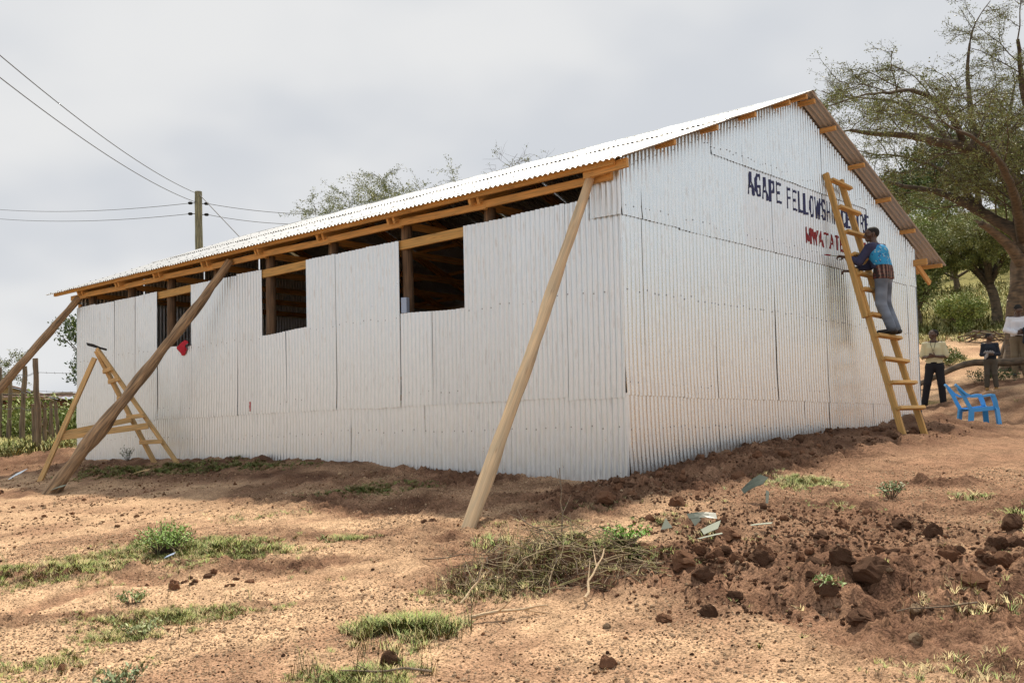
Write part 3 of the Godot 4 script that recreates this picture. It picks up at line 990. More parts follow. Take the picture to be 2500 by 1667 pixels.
# ---------------------------------------------------------------- hand-painted lettering, draped over the waves
const GLYPHS := {
	"A": [[0.0, 0.0, 0.42, 1.0], [0.42, 1.0, 0.95, 0.0], [0.2, 0.36, 0.72, 0.36]],
	"G": [[0.9, 0.78, 0.72, 0.97], [0.72, 0.97, 0.3, 0.97], [0.3, 0.97, 0.05, 0.7], [0.05, 0.7, 0.05, 0.3], [0.05, 0.3, 0.3, 0.03], [0.3, 0.03, 0.75, 0.03], [0.8, 0.02, 0.8, 0.45], [0.5, 0.45, 0.98, 0.45]],
	"P": [[0.12, 0.0, 0.12, 1.0], [0.12, 0.95, 0.75, 0.95], [0.75, 0.95, 0.85, 0.72], [0.85, 0.72, 0.72, 0.47], [0.72, 0.47, 0.12, 0.45]],
	"E": [[0.12, 0.0, 0.12, 1.0], [0.12, 0.94, 0.9, 0.94], [0.12, 0.5, 0.75, 0.5], [0.12, 0.06, 0.92, 0.06]],
	"F": [[0.12, 0.0, 0.12, 1.0], [0.12, 0.94, 0.9, 0.94], [0.12, 0.52, 0.72, 0.52]],
	"L": [[0.12, 0.0, 0.12, 1.0], [0.12, 0.06, 0.95, 0.06]],
	"O": [[0.35, 0.97, 0.65, 0.97], [0.65, 0.97, 0.92, 0.7], [0.92, 0.7, 0.92, 0.3], [0.92, 0.3, 0.65, 0.03], [0.65, 0.03, 0.35, 0.03], [0.35, 0.03, 0.08, 0.3], [0.08, 0.3, 0.08, 0.7], [0.08, 0.7, 0.35, 0.97]],
	"W": [[0.0, 1.0, 0.25, 0.0], [0.25, 0.0, 0.5, 0.85], [0.5, 0.85, 0.72, 0.0], [0.72, 0.0, 1.0, 1.0]],
	"S": [[0.88, 0.82, 0.65, 0.97], [0.65, 0.97, 0.28, 0.97], [0.28, 0.97, 0.1, 0.75], [0.1, 0.75, 0.25, 0.55], [0.25, 0.55, 0.72, 0.45], [0.72, 0.45, 0.9, 0.25], [0.9, 0.25, 0.7, 0.03], [0.7, 0.03, 0.3, 0.03], [0.3, 0.03, 0.08, 0.18]],
	"H": [[0.12, 0.0, 0.12, 1.0], [0.86, 0.0, 0.86, 1.0], [0.12, 0.5, 0.86, 0.5]],
	"I": [[0.5, 0.0, 0.5, 1.0]],
	"C": [[0.9, 0.8, 0.68, 0.97], [0.68, 0.97, 0.32, 0.97], [0.32, 0.97, 0.08, 0.7], [0.08, 0.7, 0.08, 0.3], [0.08, 0.3, 0.32, 0.03], [0.32, 0.03, 0.68, 0.03], [0.68, 0.03, 0.9, 0.2]],
	"N": [[0.1, 0.0, 0.1, 1.0], [0.1, 1.0, 0.88, 0.0], [0.88, 0.0, 0.88, 1.0]],
	"T": [[0.5, 0.0, 0.5, 1.0], [0.05, 0.94, 0.95, 0.94]],
	"R": [[0.12, 0.0, 0.12, 1.0], [0.12, 0.95, 0.72, 0.95], [0.72, 0.95, 0.85, 0.74], [0.85, 0.74, 0.7, 0.5], [0.7, 0.5, 0.12, 0.48], [0.45, 0.48, 0.92, 0.0]],
	"M": [[0.06, 0.0, 0.06, 1.0], [0.06, 1.0, 0.5, 0.15], [0.5, 0.15, 0.94, 1.0], [0.94, 1.0, 0.94, 0.0]]}

func on_sign(u: float, y: float, lift: float) -> Vector3:
	var p := B(AMP * wave_h(TAU * u / WAVE) + lift, y, -u)
	return p

func build_lettering(hall: Node3D) -> void:
	rng.seed = 5
	for line in [["lettering", "AGAPE", 2.84, 3.78, 3.665, 0.285, M.navy_paint, 0.038], ["lettering", "FELLOWSHIP", 3.89, 5.52, 3.625, 0.29, M.navy_paint, 0.037], ["lettering", "CENTRE", 5.62, 6.62, 3.63, 0.28, M.navy_paint, 0.037], ["lettering", "MWATATE", 4.43, 5.70, 3.225, 0.215, M.red_paint, 0.034]]:
		var part := Node3D.new()
		part.name = line[0]
		hall.add_child(part, true)
		part.set_meta("label", "hand-painted word %s on the gable" % line[1])
		var word: String = line[1]
		var wid := 0.0
		for ch in word:
			wid += 0.35 if ch == "I" else (1.2 if ch in "MW" else 1.0)
		var u: float = line[2]
		var unit: float = (line[3] - line[2]) / wid
		for ch in word:
			var lw: float = unit * (0.35 if ch == "I" else (1.2 if ch in "MW" else 1.0))
			var mb := MB.new()
			var layer := 0
			var dy := rnd(-0.012, 0.012)
			for sk in GLYPHS[ch]:
				var a := Vector2(u + lw * 0.76 * sk[0], line[4] + dy + line[5] * sk[1])
				var b := Vector2(u + lw * 0.76 * sk[2], line[4] + dy + line[5] * sk[3])
				stroke(mb, a, b, line[7] * rnd(0.85, 1.15), 0.0165 + 0.0006 * layer)
				layer += 1
			put("letter", mb.commit(line[6]), part)
			u += lw
	var ms := MB.new()
	stroke(ms, Vector2(6.42, 3.45), Vector2(6.42, 3.33), 0.09, 0.0165)
	put("paint_stroke", ms.commit(M.red_paint), hall)

func stroke(mb: MB, a: Vector2, b: Vector2, w: float, lift: float) -> void:
	var d := (b - a).normalized()
	var n := Vector2(-d.y, d.x) * w * 0.5
	a -= d * w * 0.25
	b += d * w * 0.25
	var q := [a - n, b - n * rnd(0.85, 1.1), b + n * rnd(0.85, 1.1), a + n]
	var st := WAVE / 8.0
	var lo := INF
	var hi := -INF
	for p in q:
		lo = minf(lo, p.x)
		hi = maxf(hi, p.x)
	var k := floori(lo / st)
	while k * st < hi:
		var c := clip(clip(q, k * st, 1.0), (k + 1) * st, -1.0)
		if c.size() >= 3:
			var w3 := []
			for p in c:
				w3.append(on_sign(p.x, p.y, lift))
			mb.poly(w3, w3[0] - Vector3(1, 0, 0))
		k += 1

func clip(q: Array, x: float, sg: float) -> Array:
	var out := []
	for i in q.size():
		var p: Vector2 = q[i]
		var r: Vector2 = q[(i + 1) % q.size()]
		var dp := (p.x - x) * sg
		var dr := (r.x - x) * sg
		if dp >= 0.0:
			out.append(p)
		if (dp > 0.0 and dr < 0.0) or (dp < 0.0 and dr > 0.0):
			out.append(p.lerp(r, dp / (dp - dr)))
	return out

# ---------------------------------------------------------------- timber props, ladder, trestle, chair
func build_props() -> void:
	rng.seed = 31
	var a := pole("timber_prop", self, Vector3(0.5, -0.55, 3.24), B(-0.31, 3.40, 0.10), 0.069, 0.053, M.pole_pale, 0.012, 12, 0.1)
	tag(a, "smooth pale timber prop leaning from bare soil to the hall's near eave corner", "timber prop", "timber props against the long wall")
	a = pole("timber_prop", self, Vector3(-8.86, -0.75, 2.75), B(-7.62, 3.42, 0.12), 0.112, 0.062, M.pole_brown, 0.022, 14, 0.24)
	tag(a, "thick brown bark-streaked prop crossing in front of the wooden trestle", "timber prop", "timber props against the long wall")
	a = pole("timber_prop", self, Vector3(-14.6, -0.9, 2.75), B(-12.98, 3.40, 0.06), 0.10, 0.068, M.pole_brown, 0.016, 12, 0.1)
	tag(a, "dark prop at the hall's far left corner, its foot out of the picture", "timber prop", "timber props against the long wall")
	# splinters and nails of the pale prop
	# ---- three-legged trestle with steps
	var t := thing("trestle", "rough yellow timber trestle with steps standing by the long wall behind a prop", "trestle", Vector3(-9.6, 0, 0.9))
	var o := t.position
	var apex := Vector3(-10.02, 1.83, 1.13) - o
	var f1 := Vector3(-9.42, land(-9.42, 0.42) - 0.02, 0.42) - o
	var f2 := Vector3(-8.72, land(-8.72, 0.40) - 0.02, 0.40) - o
	var f3 := Vector3(-10.32, land(-10.32, 1.97) - 0.03, 1.97) - o
	var up := Vector3(0.2, 0.5, 0.8)
	var r1a := apex + Vector3(-0.04, 0.06, 0.0)
	var r2a := apex + Vector3(0.03, 0.09, 0.02)
	board("rail", t, f1, r1a, 0.09, 0.055, M.pine_pale, up)
	board("rail", t, f2, r2a, 0.09, 0.055, M.pine_pale, up)
	board("prop_leg", t, f3, apex + Vector3(0.0, -0.06, 0.05), 0.08, 0.05, M.pine_pale, Vector3(1, 0.3, -0.9))
	for s in [0.2, 0.42, 0.58, 0.73, 0.82]:
		var pa: Vector3 = f1.lerp(r1a, s)
		var pb: Vector3 = f2.lerp(r2a, s)
		var dd := (pb - pa).normalized() * 0.10
		board("step", t, pa - dd * 0.4 + Vector3(0.0, 0.0, 0.045), pb + dd + Vector3(0.0, 0.0, 0.045), 0.07, 0.042, M.pine_pale)
	var lp: Vector3 = f3.lerp(apex, 0.36)
	board("brace", t, lp + Vector3(-0.06, -0.03, 0.03), f2.lerp(r2a, 0.335) + Vector3(0.06, 0.0, 0.08), 0.10, 0.035, M.pine_pale)
	board("brace", t, lp + Vector3(-0.02, 0.03, -0.03), f1.lerp(r1a, 0.40) + Vector3(0.1, 0.0, 0.06), 0.09, 0.035, M.pine_pale)
	# ---- machete on top of it
	var k := thing("machete", "dark machete lying across the top of the trestle", "machete", Vector3(-10.02, 1.955, 1.14), 0.0)
	k.rotation = Vector3(0.0, 0.3, -0.24)
	var mb := MB.new()
	var outl := [Vector2(-0.26, 0.02), Vector2(-0.22, -0.025), Vector2(0.08, -0.022), Vector2(0.08, 0.012), Vector2(-0.1, 0.03)]
	var f := []
	var bk := []
	for q in outl:
		f.append(Vector3(q.x, q.y, 0.002))
		bk.append(Vector3(q.x, q.y, -0.002))
	mb.poly(f, Vector3(-0.1, 0, -1))
	mb.poly(bk, Vector3(-0.1, 0, 1))
	for i in 5:
		mb.poly([f[i], f[(i + 1) % 5], bk[(i + 1) % 5], bk[i]], Vector3(-0.1, 0, 0))
	put("blade", mb.commit(M.iron_dark), k)
	mb = MB.new()
	mb.box(Transform3D(Basis(), Vector3(0.15, -0.004, 0)), Vector3(0.15, 0.034, 0.024), 0.008)
	put("handle", mb.commit(M.dark), k)
	# ---- ladder on the gable
	var l := thing("ladder", "long sawn-timber ladder leaning on the gable below the lettering", "ladder", Vector3(1.2, land(1.2, -4.7), -4.75))
	o = l.position
	var lf := Vector3(1.2, land(1.2, -4.70) - 0.02, -4.70) - o
	var lt := Vector3(0.07, 4.14, -5.06) - o
	var rf := Vector3(1.22, land(1.22, -5.42) - 0.02, -5.42) - o
	var rt := Vector3(0.09, 4.10, -5.50) - o
	var face := Vector3(0.9, 0.35, 0.0)
	board("rail", l, lf, lf.lerp(lt, 0.62), 0.055, 0.085, M.pine_yellow, Vector3(0, 0, 1))
	board("rail", l, lf.lerp(lt, 0.44) + Vector3(-0.02, -0.01, 0.058), lt + Vector3(0, 0, 0.03), 0.055, 0.085, M.pine_yellow, Vector3(0, 0, 1))
	board("rail", l, rf, rf.lerp(rt, 0.6), 0.055, 0.085, M.pine_yellow, Vector3(0, 0, 1))
	board("rail", l, rf.lerp(rt, 0.46) + Vector3(-0.02, -0.01, 0.058), rt + Vector3(0, 0, 0.03), 0.055, 0.085, M.pine_yellow, Vector3(0, 0, 1))
	for s in [0.105, 0.196, 0.283, 0.368, 0.446, 0.54, 0.6, 0.674, 0.762, 0.86, 0.968]:
		var pa: Vector3 = lf.lerp(lt, s) + Vector3(0.062, 0.012, 0.05)
		var pb: Vector3 = rf.lerp(rt, s) + Vector3(0.062, 0.012, -0.10)
		board("rung", l, pa, pb + Vector3(0, rnd(-0.02, 0.02), 0), 0.075, 0.045, M.pine_yellow, face)
	# ---- plastic chair without its back panel
	build_chair()
	# ---- things in the window openings
	var cl := MB.new()
	var ids := []
	for i in 9:
		var row := PackedInt32Array()
		for j in 8:
			var s := i / 8.0
			var r := j / 7.0
			var y := 2.21 - 0.20 * r * (0.35 + 0.65 * sin(s * 2.6 + 0.3)) + 0.06 * sin(s * PI) * (1.0 - r)
			row.append(cl.vert(B(-9.28 + 0.27 * s - 0.05 * r, y, 0.03 + 0.05 * sin(r * PI) + 0.012 * sin(s * 14.0 + r * 2.0)), Vector3(0.1 * cos(s * 14.0), 0.3, 1).normalized()))
		ids.append(row)
	for i in 8:
		for j in 7:
			cl.quad_ix(ids[i][j], ids[i][j + 1], ids[i + 1][j + 1], ids[i + 1][j])
	tag(put("cloth", cl.commit(M.red_cloth), self), "crumpled red cloth hanging over the sill of the leftmost window", "cloth")
	var bx := MB.new()
	bx.box(Transform3D(Basis(Vector3.UP, 0.2), B(-3.60, 2.31, -0.01)), Vector3(0.09, 0.21, 0.07), 0.004)
	tag(put("carton", bx.commit(M.carton), self), "small pale blue carton standing on the window sill nearest the gable", "carton")

func chair_bar(mb: MB, pts: Array, w: float, th: float, flat_dir: Vector3) -> void: # a flat moulded strip along a path
	w *= 1.3
	th *= 1.2
	var prev := []
	for i in pts.size():
		var d: Vector3 = (pts[mini(i + 1, pts.size() - 1)] - pts[maxi(i - 1, 0)]).normalized()
		var s := (flat_dir - d * flat_dir.dot(d)).normalized()
		var t := d.cross(s)
		var q := [pts[i] + s * w * 0.5 + t * th * 0.5, pts[i] - s * w * 0.5 + t * th * 0.5, pts[i] - s * w * 0.5 - t * th * 0.5, pts[i] + s * w * 0.5 - t * th * 0.5]
		if i > 0:
			var mid: Vector3 = (pts[i] + pts[i - 1]) * 0.5
			for k in 4:
				mb.poly([prev[k], prev[(k + 1) % 4], q[(k + 1) % 4], q[k]], mid)
		if i == 0:
			mb.poly(q, pts[1])
		if i == pts.size() - 1:
			mb.poly(q, pts[i - 1])
		prev = q

func build_chair() -> void:
	var at := Vector3(0.55, 0, -9.6)
	at.y = land(at.x, at.z) - 0.03
	var c := thing("plastic_chair", "blue plastic armchair with no back panel standing on the bank beside the hall", "chair", at, 0.0)
	# own axes: x to the front (picture right), z to the side nearer the camera
	c.rotation.y = 0.72
	c.scale = Vector3(0.82, 1.0, 0.95)
	for sz in [1.0, -1.0]:
		var z: float = 0.25 * sz
		var front := MB.new()
		var yb := -0.04
		chair_bar(front, [Vector3(0.33, yb, z * 1.12), Vector3(0.30, 0.22, z * 1.06), Vector3(0.28, 0.43, z), Vector3(0.24, 0.46, z * 0.98)], 0.085, 0.035, Vector3(1, 0, -0.5 * sz))
		put("leg", front.commit(M.blue_plastic), c)
		var rear := MB.new()
		chair_bar(rear, [Vector3(-0.30, yb, z * 1.1), Vector3(-0.28, 0.2, z * 1.04), Vector3(-0.25, 0.42, z)], 0.085, 0.035, Vector3(1, 0, 0.5 * sz))
		put("leg", rear.commit(M.blue_plastic), c)
		var arm := MB.new()
		chair_bar(arm, [Vector3(-0.56, 0.86, z * 0.9), Vector3(-0.48, 0.79, z * 0.97), Vector3(-0.36, 0.69, z * 1.05), Vector3(-0.24, 0.645, z * 1.1), Vector3(0.0, 0.65, z * 1.14), Vector3(0.16, 0.67, z * 1.12), Vector3(0.2, 0.66, z * 1.1)], 0.06, 0.03, Vector3(0, 0, 1))
		put("arm", arm.commit(M.blue_plastic), c)
		var post := MB.new()
		chair_bar(post, [Vector3(0.19, 0.66, z * 1.11), Vector3(0.24, 0.55, z * 1.08), Vector3(0.27, 0.42, z)], 0.07, 0.03, Vector3(1, 0, 0))
		put("arm_post", post.commit(M.blue_plastic), c)
		var back := MB.new()
		chair_bar(back, [Vector3(-0.24, 0.40, z * 0.98), Vector3(-0.33, 0.54, z * 0.96), Vector3(-0.42, 0.70, z * 0.94), Vector3(-0.50, 0.80, z * 0.92)], 0.055, 0.03, Vector3(1, 0, 0))
		put("back_post", back.commit(M.blue_plastic), c)
		var rail := MB.new()
		chair_bar(rail, [Vector3(-0.26, 0.41, z), Vector3(0.0, 0.425, z), Vector3(0.28, 0.45, z)], 0.05, 0.03, Vector3(0, 1, 0))
		put("side_rail", rail.commit(M.blue_plastic), c)
	var seat := MB.new()
	var prev := []
	for i in 9:
		var s := i / 8.0
		var row := []
		for j in 7:
			var r := j / 6.0 - 0.5
			row.append(Vector3(-0.24 + 0.5 * s, 0.425 + 0.03 * s - 0.025 * (1.0 - 4.0 * r * r) * sin(s * PI), r * 0.49))
		if i > 0:
			for j in 6:
				seat.poly([prev[j], prev[j + 1], row[j + 1], row[j]], Vector3(0, -2, 0))
				seat.poly([prev[j] - Vector3(0, 0.006, 0), prev[j + 1] - Vector3(0, 0.006, 0), row[j + 1] - Vector3(0, 0.006, 0), row[j] - Vector3(0, 0.006, 0)], Vector3(0, 2, 0))
		prev = row
	chair_bar(seat, [Vector3(0.27, 0.435, -0.25), Vector3(0.29, 0.43, 0), Vector3(0.27, 0.435, 0.25)], 0.05, 0.02, Vector3(0, 1, 0))
	put("seat", seat.commit(M.blue_plastic), c)

# ---------------------------------------------------------------- stones, clods, litter
var rock_kinds := []

func rock_shape(sd: int, mat: Material) -> ArrayMesh:
	var f := FastNoiseLite.new()
	f.seed = sd
	f.frequency = 0.9
	var mb := MB.new()
	var nu := 18
	var nv := 12
	var g := []
	for j in nv + 1:
		var row := []
		for i in nu:
			var a := TAU * i / nu
			var b := PI * j / nv - PI * 0.5
			var d := Vector3(cos(b) * cos(a), sin(b), cos(b) * sin(a))
			var r := 1.0 + f.get_noise_3dv(d * 1.1) * 0.55 + f.get_noise_3dv(d * 3.4) * 0.28 + f.get_noise_3dv(d * 9.0) * 0.16
			var p := d * r
			for ax in [Vector3(0.6, 0.7, 0.3), Vector3(-0.7, 0.5, 0.4), Vector3(0.1, 0.6, -0.8), Vector3(0.9, -0.1, -0.2), Vector3(-0.5, -0.2, -0.8)]: # broken faces
				var nn: Vector3 = (ax + Vector3(f.get_noise_1d(sd * 7.0 + ax.x * 90.0), f.get_noise_1d(sd * 3.0 + ax.y * 70.0), 0) * 0.8).normalized()
				var over := p.dot(nn) - 0.72
				if over > 0.0:
					p -= nn * over * 0.85
			row.append(p)
		g.append(row)
	for j in nv:
		for i in nu:
			var i2 := (i + 1) % nu
			mb.col = Color(1, 1, 1)
			mb.poly([g[j][i], g[j][i2], g[j + 1][i2]], Vector3.ZERO)
			mb.poly([g[j][i], g[j + 1][i2], g[j + 1][i]], Vector3.ZERO)
	return mb.commit(mat)

func tinted(src: ArrayMesh, col: Color, mat: Material) -> ArrayMesh:
	var a := src.surface_get_arrays(0)
	var cc: PackedColorArray = a[Mesh.ARRAY_COLOR]
	for i in cc.size():
		var y: Vector3 = a[Mesh.ARRAY_VERTEX][i]
		var q := 1.0 + 0.25 * noise_c.get_noise_3d(y.x * 150.0, y.y * 150.0, y.z * 150.0)
		cc[i] = col * q
	a[Mesh.ARRAY_COLOR] = cc
	var am := ArrayMesh.new()
	am.add_surface_from_arrays(Mesh.PRIMITIVE_TRIANGLES, a)
	am.surface_set_material(0, mat)
	return am

# x, z, radius, shape, tone (0 dark clod, 1 red clod, 2 pale stone), label
const ROCKS := [
	[1.07, 2.32, 0.085, 0, 0, "rounded dark clod at the edge of the hall's shadow, nearest the sandy path"],
	[0.74, 1.75, 0.095, 1, 0, "dark clod with a smaller block on it, in the shade below the hall corner"],
	[1.07, 1.79, 0.115, 2, 1, "big sunlit-topped clod below the hall corner"],
	[1.68, 1.57, 0.10, 3, 1, "squared red clod at the top of the sandy path beside the rubble"],
	[1.79, 2.15, 0.06, 4, 1, "clod beside the small grass tuft left of the torn green scraps"],
	[2.73, 2.50, 0.115, 5, 1, "large round clod just right of the torn green scraps"],
	[2.60, 5.71, 0.07, 0, 0, "dark stone sitting in the grass tuft at the bottom edge of the picture"],
	[3.65, 5.20, 0.058, 1, 1, "reddish clod lying alone on the gravel in the foreground"],
	[4.26, 3.45, 0.145, 2, 0, "largest broken block of hard earth in the rubble on the right"],
	[4.06, 3.44, 0.10, 3, 0, "flat-topped block left of the largest block in the rubble"],
	[4.41, 3.99, 0.08, 4, 0, "low wide clod in front of the rubble, nearest the camera on the right"],
	[3.65, 1.53, 0.10, 5, 0, "upright clod at the back of the rubble, below the bare bank"],
	[4.39, 1.33, 0.10, 0, 0, "clod at the right edge of the picture, at the back of the rubble"],
	[3.61, 4.21, 0.07, 1, 0, "flat dark slab lying on gravel between mound and rubble"],
	[3.46, 4.42, 0.06, 2, 1, "clod on gravel just left of the flat dark slab"],
	[-0.19, 5.35, 0.07, 3, 1, "lumpy clod at the left end of the row on the sandy ground"],
	[1.69, 3.82, 0.06, 4, 1, "clod in dry grass left of the brush mound"],
	[-0.19, 2.86, 0.05, 5, 0, "dark clod left of the pale prop's foot"],
	[0.06, 2.99, 0.06, 0, 0, "rounder dark clod touching the pale prop's foot"],
	[1.09, 6.76, 0.035, 1, 1, "small red brick-like lump on gravel at the lower left"],
	[3.27, 3.02, 0.10, 2, 0, "long dark clod at the top of the brush mound, right side"],
	[3.78, 3.22, 0.08, 3, 0, "angular clod leaning on the left end of the rubble"],
	[3.27, 4.70, 0.03, 4, 2, "pale yellow stone on the gravel near the foreground clod"],
	[4.75, 4.1, 0.05, 5, 2, "pale stone in front of the rubble at the lower right"],
	[4.62, 3.75, 0.045, 0, 2, "round buff stone beside the largest block"],
	[2.1, 4.95, 0.025, 1, 2, "small white stone beside the foreground grass tuft"]]

func stone_tone(k: int) -> Color:
	var q := rnd(0.8, 1.25)
	return [Color(0.19, 0.11, 0.072), Color(0.32, 0.175, 0.108), Color(0.62, 0.46, 0.31)][k] * q

func build_stones() -> void:
	rng.seed = 41
	for i in 6:
		rock_kinds.append(rock_shape(100 + i * 7, M.clod))
	for q in ROCKS:
		var m := tinted(rock_kinds[q[3]], stone_tone(q[4]), M.clod)
		var b := Basis(Vector3.UP, rnd(0, TAU)).scaled(Vector3(1.0, rnd(0.6, 0.8), rnd(0.75, 1.0)) * q[2] * 0.86)
		var o := put("clod" if q[4] < 2 else "stone", m, self, Transform3D(b, Vector3(q[0], top(q[0], q[1]) + q[2] * 0.22, q[1])))
		tag(o, q[5], "clod" if q[4] < 2 else "stone")
	# unlabelled-apart clods of the dug earth
	var variants := []
	for i in 6:
		for tone in 2:
			variants.append(tinted(rock_kinds[i], stone_tone(tone), M.clod))
	var zones := [
		["clod", "fist-sized dark clod among the rubble on the right", "clods in the rubble on the right", 4.2, 2.7, 1.6, 0.9, 0.75, 100, 0.015, 0.09],
		["clod", "dark clod in the dug earth along the foot of the gable", "clods along the gable", 0.8, -2.6, 0.7, 4.3, 0.0, 72, 0.03, 0.085],
		["clod", "brown clod in the shade below the hall corner", "clods below the hall corner", 0.85, 1.0, 0.9, 0.7, 0.0, 34, 0.025, 0.06],
		["clod", "broken clod on the brush mound", "clods on the brush mound", 2.75, 3.25, 0.55, 0.28, 0.45, 26, 0.025, 0.06],
		["clod", "small dark clod in the row on the sandy ground at left", "clods in a row at left", -0.25, 5.1, 0.5, 0.16, 0.5, 18, 0.018, 0.04],
		["clod", "red clod on the heap by the thick brown prop", "clods by the thick brown prop", -9.8, 3.1, 0.45, 0.25, 0.2, 20, 0.04, 0.08],
		["clod", "small clod between the torn scraps and the rubble", "clods behind the rubble", 2.9, 1.9, 1.0, 0.7, 0.3, 30, 0.018, 0.05]]
	for zn in zones:
		var made := 0
		while made < zn[8]:
			var a := rnd(0, TAU)
			var r := sqrt(rnd(0, 1))
			var u: float = cos(a) * r * zn[5]
			var w: float = sin(a) * r * zn[6]
			var x: float = zn[3] + u * cos(zn[7]) + w * sin(zn[7])
			var z: float = zn[4] - u * sin(zn[7]) + w * cos(zn[7])
			if x < 0.1 and z < 0.1 and x > -13.3:
				continue
			var s: float = lerpf(zn[9], zn[10], pow(rnd(0, 1), 2.2))
			var b := Basis(rdir(), rnd(0, TAU)).scaled(Vector3(1, rnd(0.6, 0.9), rnd(0.7, 1.0)) * s)
			var o := put(zn[0], variants[rng.randi() % variants.size()], self, Transform3D(b, Vector3(x, top(x, z) + s * 0.25, z)))
			tag(o, zn[1], "clod", zn[2])
			made += 1
	# crumbs and grit nobody could count
	var places := []
	var tints := []
	for i in 8000:
		var zn = zones[[0, 0, 1, 1, 2, 3, 6, 6, 0][rng.randi() % 9]]
		var a := rnd(0, TAU)
		var r := sqrt(rnd(0, 1)) * 1.25
		var u: float = cos(a) * r * zn[5]
		var w: float = sin(a) * r * zn[6]
		var x: float = zn[3] + u * cos(zn[7]) + w * sin(zn[7])
		var z: float = zn[4] - u * sin(zn[7]) + w * cos(zn[7])
		if x < 0.05 and z < 0.05:
			continue
		var s := rnd(0.004, 0.02) * rnd(0.5, 1.0)
		places.append(Transform3D(Basis(rdir(), rnd(0, TAU)).scaled(Vector3(1, 0.7, 0.9) * s), Vector3(x, top(x, z) + s * 0.2, z)))
		tints.append(stone_tone(0 if rnd(0, 1) < 0.6 else (1 if rnd(0, 1) < 0.8 else 2)))
	scatter("earth_crumbs", rock_kinds[1], self, places, tints)
	places = []
	tints = []
	while places.size() < 48000:
		var x := rnd(-3.4, 6.3)
		var z := rnd(-2.0, 7.1)
		var dg := dug_at(x, z)
		if dg > rnd(0.15, 0.8) or (x < 0.1 and z < 0.1):
			continue
		if noise_a.get_noise_2d(x * 40.0, z * 40.0) < rnd(-0.45, 0.25):
			continue
		var s := rnd(0.003, 0.008) if rnd(0, 1) < 0.96 else rnd(0.008, 0.016)
		places.append(Transform3D(Basis(rdir(), rnd(0, TAU)).scaled(Vector3(1, 0.7, 0.9) * s), Vector3(x, top(x, z) + s * 0.2, z)))
		var k := rnd(0, 1)
		tints.append(Color(1.0, 0.74, 0.5) * rnd(0.8, 1.15) if k < 0.82 else (Color(0.42, 0.22, 0.12) * rnd(0.6, 1.1) if k < 0.94 else Color(0.11, 0.06, 0.04)))
	for i in 9000: # coarser stones farther off
		var x := rnd(-14.0, -3.3)
		var z := rnd(0.4, 7.0)
		if noise_a.get_noise_2d(x * 40.0, z * 40.0) < rnd(-0.45, 0.25):
			continue
		var s := rnd(0.006, 0.016) if rnd(0, 1) < 0.96 else rnd(0.016, 0.035)
		places.append(Transform3D(Basis(rdir(), rnd(0, TAU)).scaled(Vector3(1, 0.7, 0.9) * s), Vector3(x, top(x, z) + s * 0.2, z)))
		tints.append(Color(0.8, 0.58, 0.38) * rnd(0.7, 1.1) if rnd(0, 1) < 0.6 else Color(0.3, 0.16, 0.09) * rnd(0.6, 1.1))
	scatter("gravel", rock_kinds[4], self, places, tints)

func scrap(called: String, label: String, cat: String, at: Vector3, turn: float, outline: Array, bend: float, mat: Material, tilt := Vector3.ZERO, grp := "") -> void: # a bent piece of sheet with 3 mm thickness
	var mb := MB.new()
	var shrink := 0.72
	for i in outline.size():
		outline[i] *= shrink
	var c := Vector2.ZERO
	for q in outline:
		c += q
	c /= outline.size()
	var lift := func(q: Vector2, d: float) -> Vector3: return Vector3(q.x, bend * (1.0 - pow((q.x - c.x) * 4.0, 2.0)) + d, q.y)
	var n := outline.size()
	var ring := []
	for i in n:
		var a: Vector2 = outline[i]
		var b: Vector2 = outline[(i + 1) % n]
		for k in 3:
			ring.append(a.lerp(b, k / 3.0))
	for i in ring.size():
		var a: Vector2 = ring[i]
		var b: Vector2 = ring[(i + 1) % ring.size()]
		var am := a.lerp(c, 0.5)
		var bm := b.lerp(c, 0.5)
		for sd in [1.0, -1.0]:
			var away := Vector3(c.x, -9.0 * sd, c.y)
			var h: float = 0.0015 * sd
			mb.poly([lift.call(a, h), lift.call(b, h), lift.call(bm, h), lift.call(am, h)], away)
			mb.poly([lift.call(am, h), lift.call(bm, h), lift.call(c, h)], away)
		mb.poly([lift.call(a, 0.0015), lift.call(b, 0.0015), lift.call(b, -0.0015), lift.call(a, -0.0015)], Vector3(c.x, 0, c.y))
	var bs := Basis.from_euler(tilt) * Basis(Vector3.UP, turn)
	var p := at
	p.y = top(at.x, at.z) + at.y
	tag(put(called, mb.commit(mat), self, Transform3D(bs, p)), label, cat, grp)

